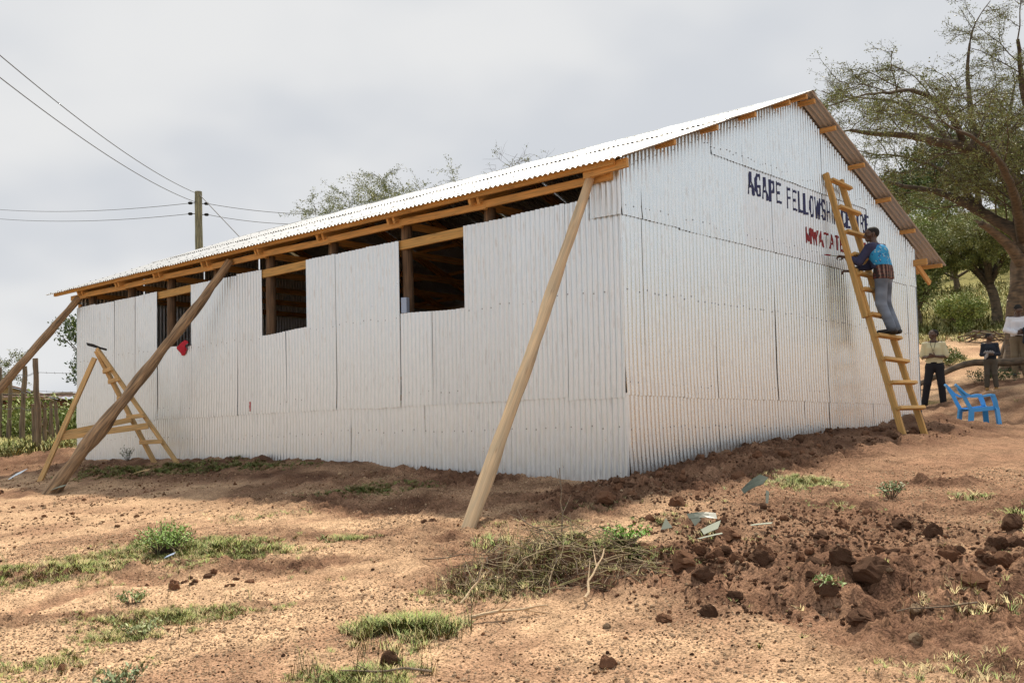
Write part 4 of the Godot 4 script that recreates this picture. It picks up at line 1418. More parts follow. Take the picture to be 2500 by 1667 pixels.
func build_litter() -> void:
	rng.seed = 43
	var V := func(a, b): return Vector2(a, b)
	scrap("plastic_scrap", "dark green curved plastic scrap standing in grass near the gable", "plastic scrap", Vector3(2.12, 0.10, 0.93), 0.5, [V.call(-0.2, -0.07), V.call(0.1, -0.12), V.call(0.2, 0.0), V.call(0.12, 0.1), V.call(-0.16, 0.06)], 0.07, M.scrap_green, Vector3(0.75, 0.0, 0.25))
	scrap("plastic_scrap", "pale sliver of plastic leaning by the dark green curved scrap", "plastic scrap", Vector3(2.3, 0.05, 1.08), 0.2, [V.call(-0.03, -0.1), V.call(0.03, -0.06), V.call(0.025, 0.1), V.call(-0.02, 0.08)], 0.01, M.scrap_pale, Vector3(1.1, 0.0, 0.4))
	scrap("plastic_scrap", "pale triangular scrap at the left end of the torn pieces", "plastic scrap", Vector3(2.14, 0.05, 2.42), 0.3, [V.call(-0.07, 0.05), V.call(0.0, -0.09), V.call(0.07, 0.06)], 0.01, M.scrap_pale, Vector3(0.9, 0.2, 0.1))
	scrap("plastic_scrap", "white upright scrap behind the torn green pieces", "plastic scrap", Vector3(2.2, 0.06, 2.1), 0.9, [V.call(-0.05, 0.06), V.call(-0.02, -0.08), V.call(0.06, -0.02), V.call(0.05, 0.06)], 0.01, M.scrap_pale, Vector3(1.1, 0.1, 0.0))
	scrap("plastic_scrap", "curled grey-green strip in the middle of the torn pieces", "plastic scrap", Vector3(2.4, 0.07, 2.33), 0.0, [V.call(-0.17, -0.05), V.call(0.16, -0.07), V.call(0.2, 0.02), V.call(-0.1, 0.06)], 0.06, M.scrap_green, Vector3(0.5, 0.2, 0.0))
	scrap("plastic_scrap", "broad pale green flap at the front of the torn pieces", "plastic scrap", Vector3(2.6, 0.05, 2.5), 0.5, [V.call(-0.11, -0.06), V.call(0.12, -0.09), V.call(0.09, 0.08), V.call(-0.07, 0.09)], 0.03, M.scrap_pale, Vector3(0.5, 0.0, 0.2))
	scrap("plastic_scrap", "narrow pale strip in front of the torn pieces", "plastic scrap", Vector3(2.72, 0.03, 2.72), 0.7, [V.call(-0.13, -0.015), V.call(0.13, -0.03), V.call(0.13, 0.02), V.call(-0.1, 0.025)], 0.015, M.scrap_pale, Vector3(0.2, 0.0, 0.1))
	scrap("plastic_scrap", "pale bent strip lying behind the large round clod", "plastic scrap", Vector3(2.85, 0.03, 2.2), 0.2, [V.call(-0.12, -0.02), V.call(0.12, -0.03), V.call(0.12, 0.02), V.call(-0.1, 0.025)], 0.02, M.scrap_pale, Vector3(0.2, 0.0, 0.1))
	# offcuts left of the thick prop
	var saw := [V.call(-0.3, 0.0)]
	for i in 9:
		saw.append(V.call(-0.24 + 0.05 * i, 0.05 if i % 2 == 0 else 0.0))
	saw.append(V.call(0.36, -0.03))
	saw.append(V.call(0.0, -0.06))
	scrap("sheet_offcut", "bright zigzag-edged offcut of roofing sheet at the left edge", "sheet offcut", Vector3(-11.5, 0.05, 1.85), 0.6, saw, 0.01, M.zinc_sky_tint, Vector3(0.8, 0.0, 0.0))
	scrap("sheet_offcut", "pale grey curved offcut just right of the thick prop's foot", "sheet offcut", Vector3(-8.55, 0.06, 2.45), 0.5, [V.call(-0.22, -0.03), V.call(0.2, -0.06), V.call(0.18, 0.06), V.call(-0.12, 0.08)], 0.04, M.scrap_pale, Vector3(0.4, 0.0, 0.1))
	scrap("sheet_offcut", "pale flat offcut in the grass below the trestle steps", "sheet offcut", Vector3(-8.15, 0.05, 1.35), 0.4, [V.call(-0.25, -0.05), V.call(0.2, -0.07), V.call(0.22, 0.05), V.call(-0.2, 0.06)], 0.02, M.pine_pale, Vector3(0.3, 0.0, 0.1))
	scrap("plastic_scrap", "crumpled teal plastic at the foot of the green shrub", "plastic scrap", Vector3(-1.12, 0.03, 4.85), 0.4, [V.call(-0.07, -0.03), V.call(0.05, -0.05), V.call(0.08, 0.03), V.call(-0.05, 0.05)], 0.02, M.carton, Vector3(0.4, 0.0, 0.2))
	# sticks
	var sticks := [
		["forked bare twig standing upright in the brush mound", [2.19, 3.78, 0.0], [2.13, 3.70, 0.52], 0.007],
		["bare twig leaning left out of the brush mound", [2.22, 3.82, 0.02], [1.88, 3.98, 0.34], 0.006],
		["bleached stick at the front foot of the brush mound", [2.42, 4.92, 0.03], [2.78, 4.62, 0.05], 0.012],
		["pale crooked stick on the front of the brush mound", [2.88, 4.42, 0.04], [2.75, 4.02, 0.22], 0.010],
		["grey stick at the left front of the brush mound", [2.2, 4.78, 0.06], [2.16, 4.5, 0.16], 0.009],
		["dark stick on the gravel at the bottom edge", [2.95, 5.72, 0.02], [2.55, 6.0, 0.04], 0.008],
		["thin dark stick on sand behind the prop's pale foot grass", [1.0, 4.0, 0.015], [1.6, 3.7, 0.02], 0.006],
		["long dry stalk lying across the rubble at right", [4.9, 3.6, 0.08], [4.6, 3.95, 0.05], 0.006],
		["dark stick on the sand behind the brush mound", [2.0, 3.15, 0.02], [2.6, 2.9, 0.03], 0.010]]
	for s in sticks:
		var a := Vector3(s[1][0], top(s[1][0], s[1][1]) + s[1][2], s[1][1])
		var b := Vector3(s[2][0], top(s[2][0], s[2][1]) + s[2][2], s[2][1])
		var mb := MB.new()
		var pts := []
		var rads := []
		for i in 7:
			var t := i / 6.0
			pts.append(a.lerp(b, t) + Vector3(rnd(-1, 1), rnd(-0.6, 1), rnd(-1, 1)) * (b - a).length() * 0.025)
			rads.append(s[3] * (1.0 - 0.6 * t))
		mb.tube(pts, rads, 6)
		for i in [2, 4]:
			var d: Vector3 = (pts[i + 1] - pts[i]).normalized()
			var e: Vector3 = (d + rdir() * 0.8 + Vector3(0, 0.2, 0)).normalized() * (b - a).length() * 0.35
			mb.tube([pts[i], pts[i] + e * 0.5, pts[i] + e + Vector3(0, 0.01, 0)], [s[3] * 0.5, s[3] * 0.4, s[3] * 0.2], 4)
		tag(put("stick", mb.commit(M.pole_grey if s[3] < 0.009 else M.pole_pale), self), s[0], "stick")

# ---------------------------------------------------------------- grass and plants
func tuft_mesh(blades: int, spread: float, lean: float, wide: float) -> ArrayMesh: # unit-high tuft of bent blades
	var mb := MB.new()
	for k in blades:
		var a := rnd(0, TAU)
		var o := Vector3(cos(a), 0, sin(a)) * rnd(0, spread)
		var d := Vector3(cos(a + rnd(-1, 1)), 0, sin(a + rnd(-1, 1))) * rnd(0.15, lean)
		var h := rnd(0.55, 1.0)
		var s := Vector3(-sin(a), 0, cos(a)) * wide
		var p0 := o
		var p1 := o + d * 0.35 + Vector3(0, h * 0.55, 0)
		var p2 := o + d + Vector3(0, h * rnd(0.75, 1.0), 0)
		var nn := (d.normalized() * 0.5 + Vector3(0, 1.0, 0)).normalized()
		var i0 := mb.vert(p0 - s, nn)
		var i1 := mb.vert(p0 + s, nn)
		var i2 := mb.vert(p1 + s * 0.8, nn)
		var i3 := mb.vert(p1 - s * 0.8, nn)
		var i4 := mb.vert(p2, nn)
		mb.quad_ix(i0, i1, i2, i3)
		mb.tri_ix(i3, i2, i4)
	return mb.commit(M.grass)

func green_tone(dry: float) -> Color:
	var q := rnd(0.75, 1.3)
	var g := Color(0.17, 0.235, 0.05) if rnd(0, 1) < 0.5 else Color(0.27, 0.30, 0.075)
	if rnd(0, 1) < dry:
		g = Color(0.48, 0.40, 0.19) if rnd(0, 1) < 0.65 else Color(0.30, 0.22, 0.11)
	return g * q

func build_grass() -> void:
	rng.seed = 51
	var low_tuft := tuft_mesh(9, 0.55, 1.25, 0.05)
	var places := []
	var tints := []
	for q in GREEN:
		var made := 0
		while made < q[5]:
			var a := rnd(0, TAU)
			var r := pow(rnd(0, 1), 0.62) * 1.35
			var u: float = cos(a) * r * q[2]
			var w: float = sin(a) * r * q[3]
			var x: float = q[0] + u * cos(q[4]) + w * sin(q[4])
			var z: float = q[1] - u * sin(q[4]) + w * cos(q[4])
			made += 1
			if (z < 0.06 and x < 0.06) or noise_b.get_noise_2d(x * 120.0 + 9.0, z * 120.0) < -0.12 - 0.3 * (1.0 - r):
				continue
			var s: float = q[6] * rnd(0.45, 1.25) * (1.15 - 0.45 * r)
			places.append(Transform3D(Basis(Vector3.UP, rnd(0, TAU)).scaled(Vector3(s * 0.8, s, s * 0.8)), Vector3(x, top(x, z) - 0.004, z)))
			tints.append(green_tone(q[7]))
	for i in 700: # stray tufts
		var x := rnd(-3.2, 6.0)
		var z := rnd(0.3, 7.0)
		if noise_a.get_noise_2d(x * 26.0 + 40.0, z * 26.0) < 0.12:
			continue
		var s := rnd(0.02, 0.05)
		places.append(Transform3D(Basis(Vector3.UP, rnd(0, TAU)).scaled(Vector3.ONE * s), Vector3(x, top(x, z) - 0.003, z)))
		tints.append(green_tone(0.5))
	scatter("short_grass", low_tuft, self, places, tints)
	# long seeding grass: slender stalks in the foreground
	var stalk := tuft_mesh(3, 0.12, 0.45, 0.008)
	places = []
	tints = []
	for q in [[1.95, 4.35, 0.5, 26], [2.3, 5.3, 0.35, 34], [2.6, 5.9, 0.4, 26], [1.2, 3.4, 0.3, 16], [-1.5, 5.5, 0.8, 26], [0.5, 5.8, 0.6, 16], [2.3, 4.0, 0.6, 34], [4.9, 3.5, 0.4, 14], [-1.4, 4.6, 0.5, 20]]:
		for i in q[3]:
			var x: float = q[0] + rnd(-1, 1) * q[2]
			var z: float = q[1] + rnd(-1, 1) * q[2]
			var s := rnd(0.14, 0.32)
			places.append(Transform3D(Basis(Vector3.UP, rnd(0, TAU)).scaled(Vector3.ONE * s), Vector3(x, top(x, z) - 0.01, z)))
			tints.append(Color(0.40, 0.32, 0.14) * rnd(0.7, 1.1) if rnd(0, 1) < 0.6 else Color(0.2, 0.21, 0.06))
	scatter("seeding_grass", stalk, self, places, tints)
	# brush mound: cut twigs and straw lying every way
	var straw := MB.new()
	for i in 620:
		var a := rnd(0, TAU)
		var r := sqrt(rnd(0, 1))
		var u := cos(a) * r * 0.78
		var w := sin(a) * r * 0.42
		var x := 2.3 + u * cos(0.45) + w * sin(0.45) - 0.05
		var z := 3.95 - u * sin(0.45) + w * cos(0.45)
		var hgt := 0.17 * (1.0 - r * r)
		var p := Vector3(x, top(x, z) + rnd(0.0, 1.0) * hgt + 0.004, z)
		var d := Vector3(rnd(-1, 1), rnd(-0.25, 0.45), rnd(-1, 1)).normalized() * rnd(0.05, 0.17)
		straw.col = [Color(0.26, 0.19, 0.125), Color(0.46, 0.37, 0.23), Color(0.15, 0.105, 0.07), Color(0.34, 0.31, 0.13)][rng.randi() % 4] * rnd(0.7, 1.2)
		var th := rnd(0.0015, 0.0042)
		straw.tube([p - d, p + rdir() * 0.015, p + d], [th, th, th * 0.5], 4, false)
	var o := put("brush_straw", straw.commit(M.tint), self)
	tag(o, "", "", "", "stuff")
	# back slope and fence side
	var tall := tuft_mesh(10, 0.5, 0.8, 0.03)
	places = []
	tints = []
	for i in 15000:
		var x: float
		var z: float
		var far := rnd(0, 1)
		if far < 0.55:
			z = -rnd(26.0, 60.0)
			x = -1.0 + (z + 17.0) * 0.27 + rnd(-6.0, 9.0) * (0.4 + absf(z) * 0.02)
		elif far < 0.9:
			x = -rnd(15.4, 27.0)
			z = rnd(-6.0, 1.6) + (x + 15.0) * 0.2
			if z > 0.5 and x > -16.5:
				continue
		else:
			x = rnd(-4.5, 1.5)
			z = -rnd(12.6, 20.0)
			if noise_a.get_noise_2d(x * 16.0 + 900.0, z * 34.0) < 0.0:
				continue
		if z > -24.5 and z < -12.5 and x > -8.0 and noise_a.get_noise_2d(x * 16.0 + 900.0, z * 34.0) < 0.14:
			continue
		var s := rnd(0.10, 0.3) * (1.6 if z < -30.0 else 1.0) * (0.35 if (z > -21.0 and z < -12.0) else 1.0)
		places.append(Transform3D(Basis(Vector3.UP, rnd(0, TAU)).scaled(Vector3(s * 1.2, s, s * 1.2)), Vector3(x, top(x, z, z > -18.0 and x > -16.8) - 0.01, z)))
		tints.append((Color(0.42, 0.38, 0.13) if rnd(0, 1) < 0.45 else Color(0.22, 0.26, 0.07)) * rnd(0.75, 1.25))
	scatter("tall_grass", tall, self, places, tints)

# leaf-sized faces in a spray, unit size
func spray_mesh(count: int, leaf_l: float, leaf_w: float, spread: float) -> ArrayMesh:
	var mb := MB.new()
	for k in count:
		var c := rdir() * spread * pow(rnd(0, 1), 0.5)
		var d := (rdir() + Vector3(0, 0.1, 0)).normalized()
		var s := d.cross(rdir()).normalized()
		var nn := s.cross(d).normalized()
		var i0 := mb.vert(c, nn)
		var i1 := mb.vert(c + d * leaf_l * 0.5 + s * leaf_w, nn)
		var i2 := mb.vert(c + d * leaf_l, nn)
		var i3 := mb.vert(c + d * leaf_l * 0.5 - s * leaf_w, nn)
		mb.quad_ix(i0, i1, i2, i3)
	return mb.commit(M.leaf)

func curve_pts(p: Vector3, d: Vector3, L: float, n: int, wander: float, lift: float) -> Array:
	var out := [p]
	for i in n:
		d = (d + rdir() * wander + Vector3(0, lift, 0)).normalized()
		p += d * L / n
		out.append(p)
	return out

func taper(n: int, a: float, b: float) -> Array:
	var out := []
	for i in n:
		out.append(lerpf(a, b, float(i) / (n - 1)))
	return out

# recursive twigs; leaves are collected along the last two orders
func twigs(mb: MB, leaves: Array, p: Vector3, d: Vector3, L: float, r: float, order: int, cfg: Dictionary) -> void:
	var n := 4 if order > 0 else 3
	var pts := curve_pts(p, d, L, n, cfg.wander, cfg.lift)
	mb.tube(pts, taper(n + 1, r, r * 0.45), 4 if order > 1 else 3, false)
	if order <= cfg.leaf_order:
		var step: float = cfg.leaf_step
		var m := maxi(1, int(L / step))
		for i in m:
			if rnd(0, 1) < cfg.leaf_share:
				var t := (i + rnd(0.2, 1.0)) / m * n
				var k := mini(int(t), n - 1)
				leaves.append(pts[k].lerp(pts[k + 1], t - k) + rdir() * 0.02)
	if order <= 0:
		return
	var cnt := int(L * cfg.dens[order] + rnd(0.3, 1.0))
	for i in cnt:
		var t := rnd(0.18, 1.0) * n
		var k := mini(int(t), n - 1)
		var q: Vector3 = pts[k].lerp(pts[k + 1], t - k)
		var ax: Vector3 = (pts[k + 1] - pts[k]).normalized()
		var side := ax.cross(rdir()).normalized()
		var nd: Vector3 = (ax * rnd(0.35, 0.9) + side * rnd(0.6, 1.0))
		nd.y *= cfg.flat
		twigs(mb, leaves, q, nd.normalized(), L * rnd(0.42, 0.68), maxf(r * 0.55, cfg.thin), order - 1, cfg)

func leaf_places(leaves: Array, lo: float, hi: float, tones: Array, out_p: Array, out_t: Array) -> void:
	for p in leaves:
		var s := rnd(lo, hi)
		out_p.append(Transform3D(Basis(rdir(), rnd(0, TAU)).scaled(Vector3.ONE * s), p))
		out_t.append(tones[rng.randi() % tones.size()] * rnd(0.7, 1.3))

const ACACIA_TONES := [Color(0.178, 0.211, 0.0594), Color(0.218, 0.244, 0.0726), Color(0.139, 0.172, 0.0462), Color(0.251, 0.264, 0.0924)]

func limb(mb: MB, path: Array, r0: float, r1: float, sides: int) -> Array: # smooth limb through given points
	var cu := Curve3D.new()
	for i in path.size():
		var tan := Vector3.ZERO
		if i > 0 and i < path.size() - 1:
			tan = (path[i + 1] - path[i - 1]) * 0.18
		cu.add_point(path[i], -tan, tan)
	var L := cu.get_baked_length()
	var n := maxi(5, int(L / 0.28))
	var pts := []
	for i in n + 1:
		pts.append(cu.sample_baked(L * i / n) + rdir() * 0.018)
	mb.tube(pts, taper(n + 1, r0, r1), sides, true, 0.10, rng.randi() % 40)
	return pts

func build_big_acacia() -> void:
	rng.seed = 61
	var V := func(a, b, c): return Vector3(a, b, c)
	var t := thing("acacia_tree", "large thorny acacia with thick rough trunk spreading over the right side behind the hall", "tree")
	var tr := MB.new()
	var base_y := land(-1.72, -20.1)
	limb(tr, [Vector3(-1.72, base_y - 0.4, -20.12), V.call(-1.70, base_y + 0.25, -20.09), V.call(-1.60, 3.07, -19.91), V.call(-1.47, 4.2, -19.80), V.call(-1.39, 4.9, -19.69)], 0.50, 0.30, 16)
	for a in 7: # root flare
		var q := TAU * a / 7.0 + 0.3
		var dd := Vector3(cos(q), 0, sin(q))
		tr.tube([Vector3(-1.71, base_y + 0.7, -20.1) + dd * 0.3, Vector3(-1.71, base_y + 0.2, -20.1) + dd * 0.5, Vector3(-1.71, base_y - 0.25, -20.1) + dd * 0.85], [0.17, 0.16, 0.1], 7, false)
	put("trunk", tr.commit(M.bark), t)
	var limbs := [
		[[V.call(-1.47, 4.64, -19.64), V.call(-1.42, 5.66, -19.47), V.call(-1.59, 6.42, -18.86), V.call(-1.79, 6.69, -18.24), V.call(-2.06, 6.93, -17.45), V.call(-2.41, 6.96, -16.31), V.call(-2.64, 7.0, -15.42), V.call(-3.08, 6.92, -14.21), V.call(-3.27, 6.89, -13.5)], 0.24, 0.035],
		[[V.call(-2.06, 6.93, -17.45), V.call(-1.94, 7.19, -17.8), V.call(-2.09, 8.0, -18.02), V.call(-2.18, 9.09, -18.27), V.call(-2.16, 9.81, -18.37)], 0.11, 0.03],
		[[V.call(-1.70, 6.59, -18.61), V.call(-1.66, 7.45, -19.26), V.call(-1.49, 7.95, -20.19), V.call(-1.19, 8.69, -21.22)], 0.10, 0.03],
		[[V.call(-2.06, 6.93, -17.45), V.call(-2.08, 7.51, -16.71), V.call(-2.18, 7.82, -15.78), V.call(-2.35, 7.94, -15.08), V.call(-2.61, 7.75, -14.05), V.call(-2.81, 7.62, -13.33)], 0.09, 0.025],
		[[V.call(-1.79, 6.69, -18.24), V.call(-2.40, 7.01, -18.34), V.call(-3.52, 8.19, -18.6), V.call(-4.25, 8.77, -18.71), V.call(-5.02, 9.02, -18.53)], 0.10, 0.025],
		[[V.call(-1.46, 4.41, -19.66), V.call(-1.52, 4.87, -19.57), V.call(-2.26, 5.48, -19.39), V.call(-3.08, 6.07, -19.15), V.call(-3.62, 6.3, -19.05), V.call(-4.23, 6.47, -18.88), V.call(-4.73, 6.73, -18.96)], 0.20, 0.035],
		[[V.call(-2.26, 5.48, -19.39), V.call(-3.19, 6.72, -19.41), V.call(-3.96, 7.2, -19.35), V.call(-4.73, 7.48, -19.17)], 0.09, 0.025],
		[[V.call(-1.39, 4.86, -19.69), V.call(-1.24, 6.03, -20.01), V.call(-1.08, 7.23, -19.8), V.call(-1.13, 8.6, -19.11), V.call(-1.06, 9.73, -18.69)], 0.20, 0.04],
		[[V.call(-1.39, 4.86, -19.69), V.call(-0.97, 6.21, -20.79), V.call(-0.40, 7.5, -22.16), V.call(0.40, 8.31, -23.51)], 0.19, 0.04],
		[[V.call(-1.50, 4.2, -19.77), V.call(-0.55, 5.04, -20.17), V.call(0.64, 5.62, -19.86), V.call(1.57, 5.82, -20.01)], 0.18, 0.04],
		[[V.call(-1.39, 4.86, -19.69), V.call(-1.83, 6.46, -20.8), V.call(-2.28, 8.15, -21.76), V.call(-2.32, 9.6, -22.55)], 0.16, 0.03],
		[[V.call(-1.45, 4.64, -19.65), V.call(-1.07, 5.6, -17.76), V.call(-0.76, 6.02, -15.85), V.call(-0.64, 6.25, -14.32), V.call(-0.77, 6.35, -13.11)], 0.15, 0.03]]
	var leaves := []
	var cfg := {"wander": 0.26, "lift": 0.02, "leaf_order": 1, "leaf_step": 0.065, "leaf_share": 0.55, "dens": [0.0, 5.8, 4.3], "flat": 0.45, "thin": 0.0048}
	for q in limbs:
		var mb := MB.new()
		var pts := limb(mb, q[0], q[1], q[2], 8)
		var L := 0.0
		for i in pts.size() - 1:
			L += (pts[i + 1] - pts[i]).length()
		var first := int(pts.size() * 0.22)
		for i in range(first, pts.size()):
			var s := float(i) / pts.size()
			if rnd(0, 1) < 0.45:
				continue
			var ax: Vector3 = (pts[mini(i + 1, pts.size() - 1)] - pts[maxi(i - 1, 0)]).normalized()
			var side := ax.cross(rdir()).normalized()
			var d := ax * rnd(0.3, 0.9) + side + Vector3(0, 0.25, 0)
			d.y *= 0.75
			twigs(mb, leaves, pts[i], d.normalized(), rnd(1.0, 1.9) * (1.15 - 0.35 * s), lerpf(0.024, 0.015, s), 2, cfg)
		twigs(mb, leaves, pts[-1], (pts[-1] - pts[-3]).normalized(), 1.3, 0.022, 2, cfg)
		put("limb", mb.commit(M.limb), t)
	var sm := MB.new()
	limb(sm, [V.call(-1.48, 4.07, -19.67), V.call(-1.64, 4.57, -19.08), V.call(-1.84, 4.91, -18.47), V.call(-1.96, 5.06, -18.07)], 0.17, 0.085, 10)
	for i in 5:
		sm.tube([Vector3(-1.93, 5.05, -18.15) + rdir() * 0.05, Vector3(-2.05, 5.1 + rnd(-0.1, 0.12), -17.9) + rdir() * 0.07], [0.04, 0.008], 5)
	put("broken_stub", sm.commit(M.bark), t)
	var pl := []
	var ti := []
	leaf_places(leaves, 0.06, 0.125, ACACIA_TONES, pl, ti)
	scatter("foliage", spray_mesh(7, 0.45, 0.12, 1.2), t, pl, ti)
	print("big acacia sprays ", pl.size())

# smaller umbrella acacias: trunk, forking limbs, twig layers
func acacia(called: String, label: String, at: Vector3, h: float, spread: float, sd: int, trunk_r: float, cfg_over := {}, lean := Vector3.ZERO, leaf := 0.085) -> void:
	rng.seed = sd
	var t := thing(called, label, "tree", at, 0.0)
	var mb := MB.new()
	var fork := Vector3(0, h * rnd(0.32, 0.4), 0) + lean * 0.4
	limb(mb, [Vector3(0, -0.3, 0), lean * 0.12 + Vector3(0.05, fork.y * 0.5, 0), fork], trunk_r, trunk_r * 0.7, 9)
	put("trunk", mb.commit(M.bark), t)
	var leaves := []
	var cfg := {"wander": 0.24, "lift": 0.02, "leaf_order": 1, "leaf_step": 0.09, "leaf_share": 0.85, "dens": [0.0, 5.5, 4.2], "flat": 0.5, "thin": 0.004}
	cfg.merge(cfg_over, true)
	var br := MB.new()
	var cnt := 9
	for k in cnt:
		var a := TAU * k / cnt + rnd(-0.3, 0.3)
		var rr: float = spread * rnd(0.45, 0.95)
		var out := Vector3(cos(a) * rr, h * rnd(0.72, 0.98) - h * 0.16 * (rr / spread), sin(a) * rr) + lean
		var mid := fork.lerp(out, 0.5) + Vector3(0, h * 0.1, 0) + rdir() * 0.15
		var pts := limb(br, [fork, fork.lerp(mid, 0.5) + Vector3(0, 0.05, 0), mid, out], trunk_r * 0.5, 0.02, 6)
		for i in range(int(pts.size() * 0.35), pts.size()):
			for rep in 2:
				var ax: Vector3 = (pts[mini(i + 1, pts.size() - 1)] - pts[maxi(i - 1, 0)]).normalized()
				var d := ax * rnd(0.2, 0.9) + ax.cross(rdir()).normalized() + Vector3(0, 0.3, 0)
				d.y *= 0.6
				twigs(br, leaves, pts[i], d.normalized(), spread * rnd(0.25, 0.45), 0.010, 2, cfg)
	put("limbs", br.commit(M.limb), t)
	var pl := []
	var ti := []
	leaf_places(leaves, leaf * 0.7, leaf * 1.3, ACACIA_TONES, pl, ti)
	scatter("foliage", spray_mesh(6, 0.6, 0.15, 1.1), t, pl, ti)

# leafy trees and bushes: clumps of leaf sprays around limb ends
func leafy(called: String, label: String, cat: String, at: Vector3, h: float, clumps: Array, count: int, leaf: float, tones: Array, sd: int, grp := "", trunk_r := 0.1) -> Node3D:
	rng.seed = sd
	var t := thing(called, label, cat, at, 0.0, grp)
	var mb := MB.new()
	var low_y := INF
	for c in clumps:
		low_y = minf(low_y, c[1] - c[4])
	var fork := Vector3(0, maxf(low_y * 0.7, h * 0.12), 0)
	mb.tube([Vector3(0, -0.3, 0), fork * 0.5 + Vector3(trunk_r * 0.4, 0, 0), fork], [trunk_r * 1.15, trunk_r, trunk_r * 0.8], 8)
	for c in clumps:
		var e := Vector3(c[0], c[1] - c[4] * 0.2, c[2])
		var m := fork.lerp(e, 0.5) + rdir() * h * 0.04
		mb.tube([fork, m, e], [trunk_r * 0.55, trunk_r * 0.35, trunk_r * 0.1], 5, false)
		for i in 3:
			var e2 := e + rdir() * Vector3(c[3], c[4], c[5]).length() * 0.5
			mb.tube([m, m.lerp(e2, 0.6) + rdir() * 0.05, e2], [trunk_r * 0.25, trunk_r * 0.14, trunk_r * 0.05], 4, false)
	put("trunk" if cat == "tree" else "stem", mb.commit(M.bark), t)
	var pl := []
	var ti := []
	var vol := 0.0
	for c in clumps:
		vol += c[3] * c[4] + c[4] * c[5]
	for c in clumps:
		var n := int(count * (c[3] * c[4] + c[4] * c[5]) / vol)
		for i in n:
			var d := rdir()
			var r := pow(rnd(0, 1), 0.38) * (1.0 + 0.35 * noise_a.get_noise_3d((at.x + d.x) * 150.0, d.y * 150.0 + sd, d.z * 150.0))
			if rnd(0, 1) < 0.10:
				r *= rnd(1.0, 1.25)
			var p := Vector3(c[0], c[1], c[2]) + Vector3(d.x * c[3], d.y * c[4], d.z * c[5]) * r
			if p.y < 0.03:
				continue
			var s := leaf * rnd(0.7, 1.3)
			pl.append(Transform3D(Basis(rdir(), rnd(0, TAU)).scaled(Vector3.ONE * s), p))
			ti.append(tones[rng.randi() % tones.size()] * rnd(0.7, 1.3))
	scatter("foliage", M.spray, t, pl, ti)
	return t

const DARK_TONES := [Color(0.0744, 0.118, 0.0372), Color(0.105, 0.155, 0.0465), Color(0.0558, 0.0899, 0.031)]
const MID_TONES := [Color(0.167, 0.217, 0.062), Color(0.217, 0.254, 0.0806), Color(0.124, 0.167, 0.0465)]
const BRIGHT_TONES := [Color(0.259, 0.324, 0.0864), Color(0.331, 0.374, 0.115), Color(0.187, 0.252, 0.0576)]

func gy(x: float, z: float) -> float:
	return land(x, z)

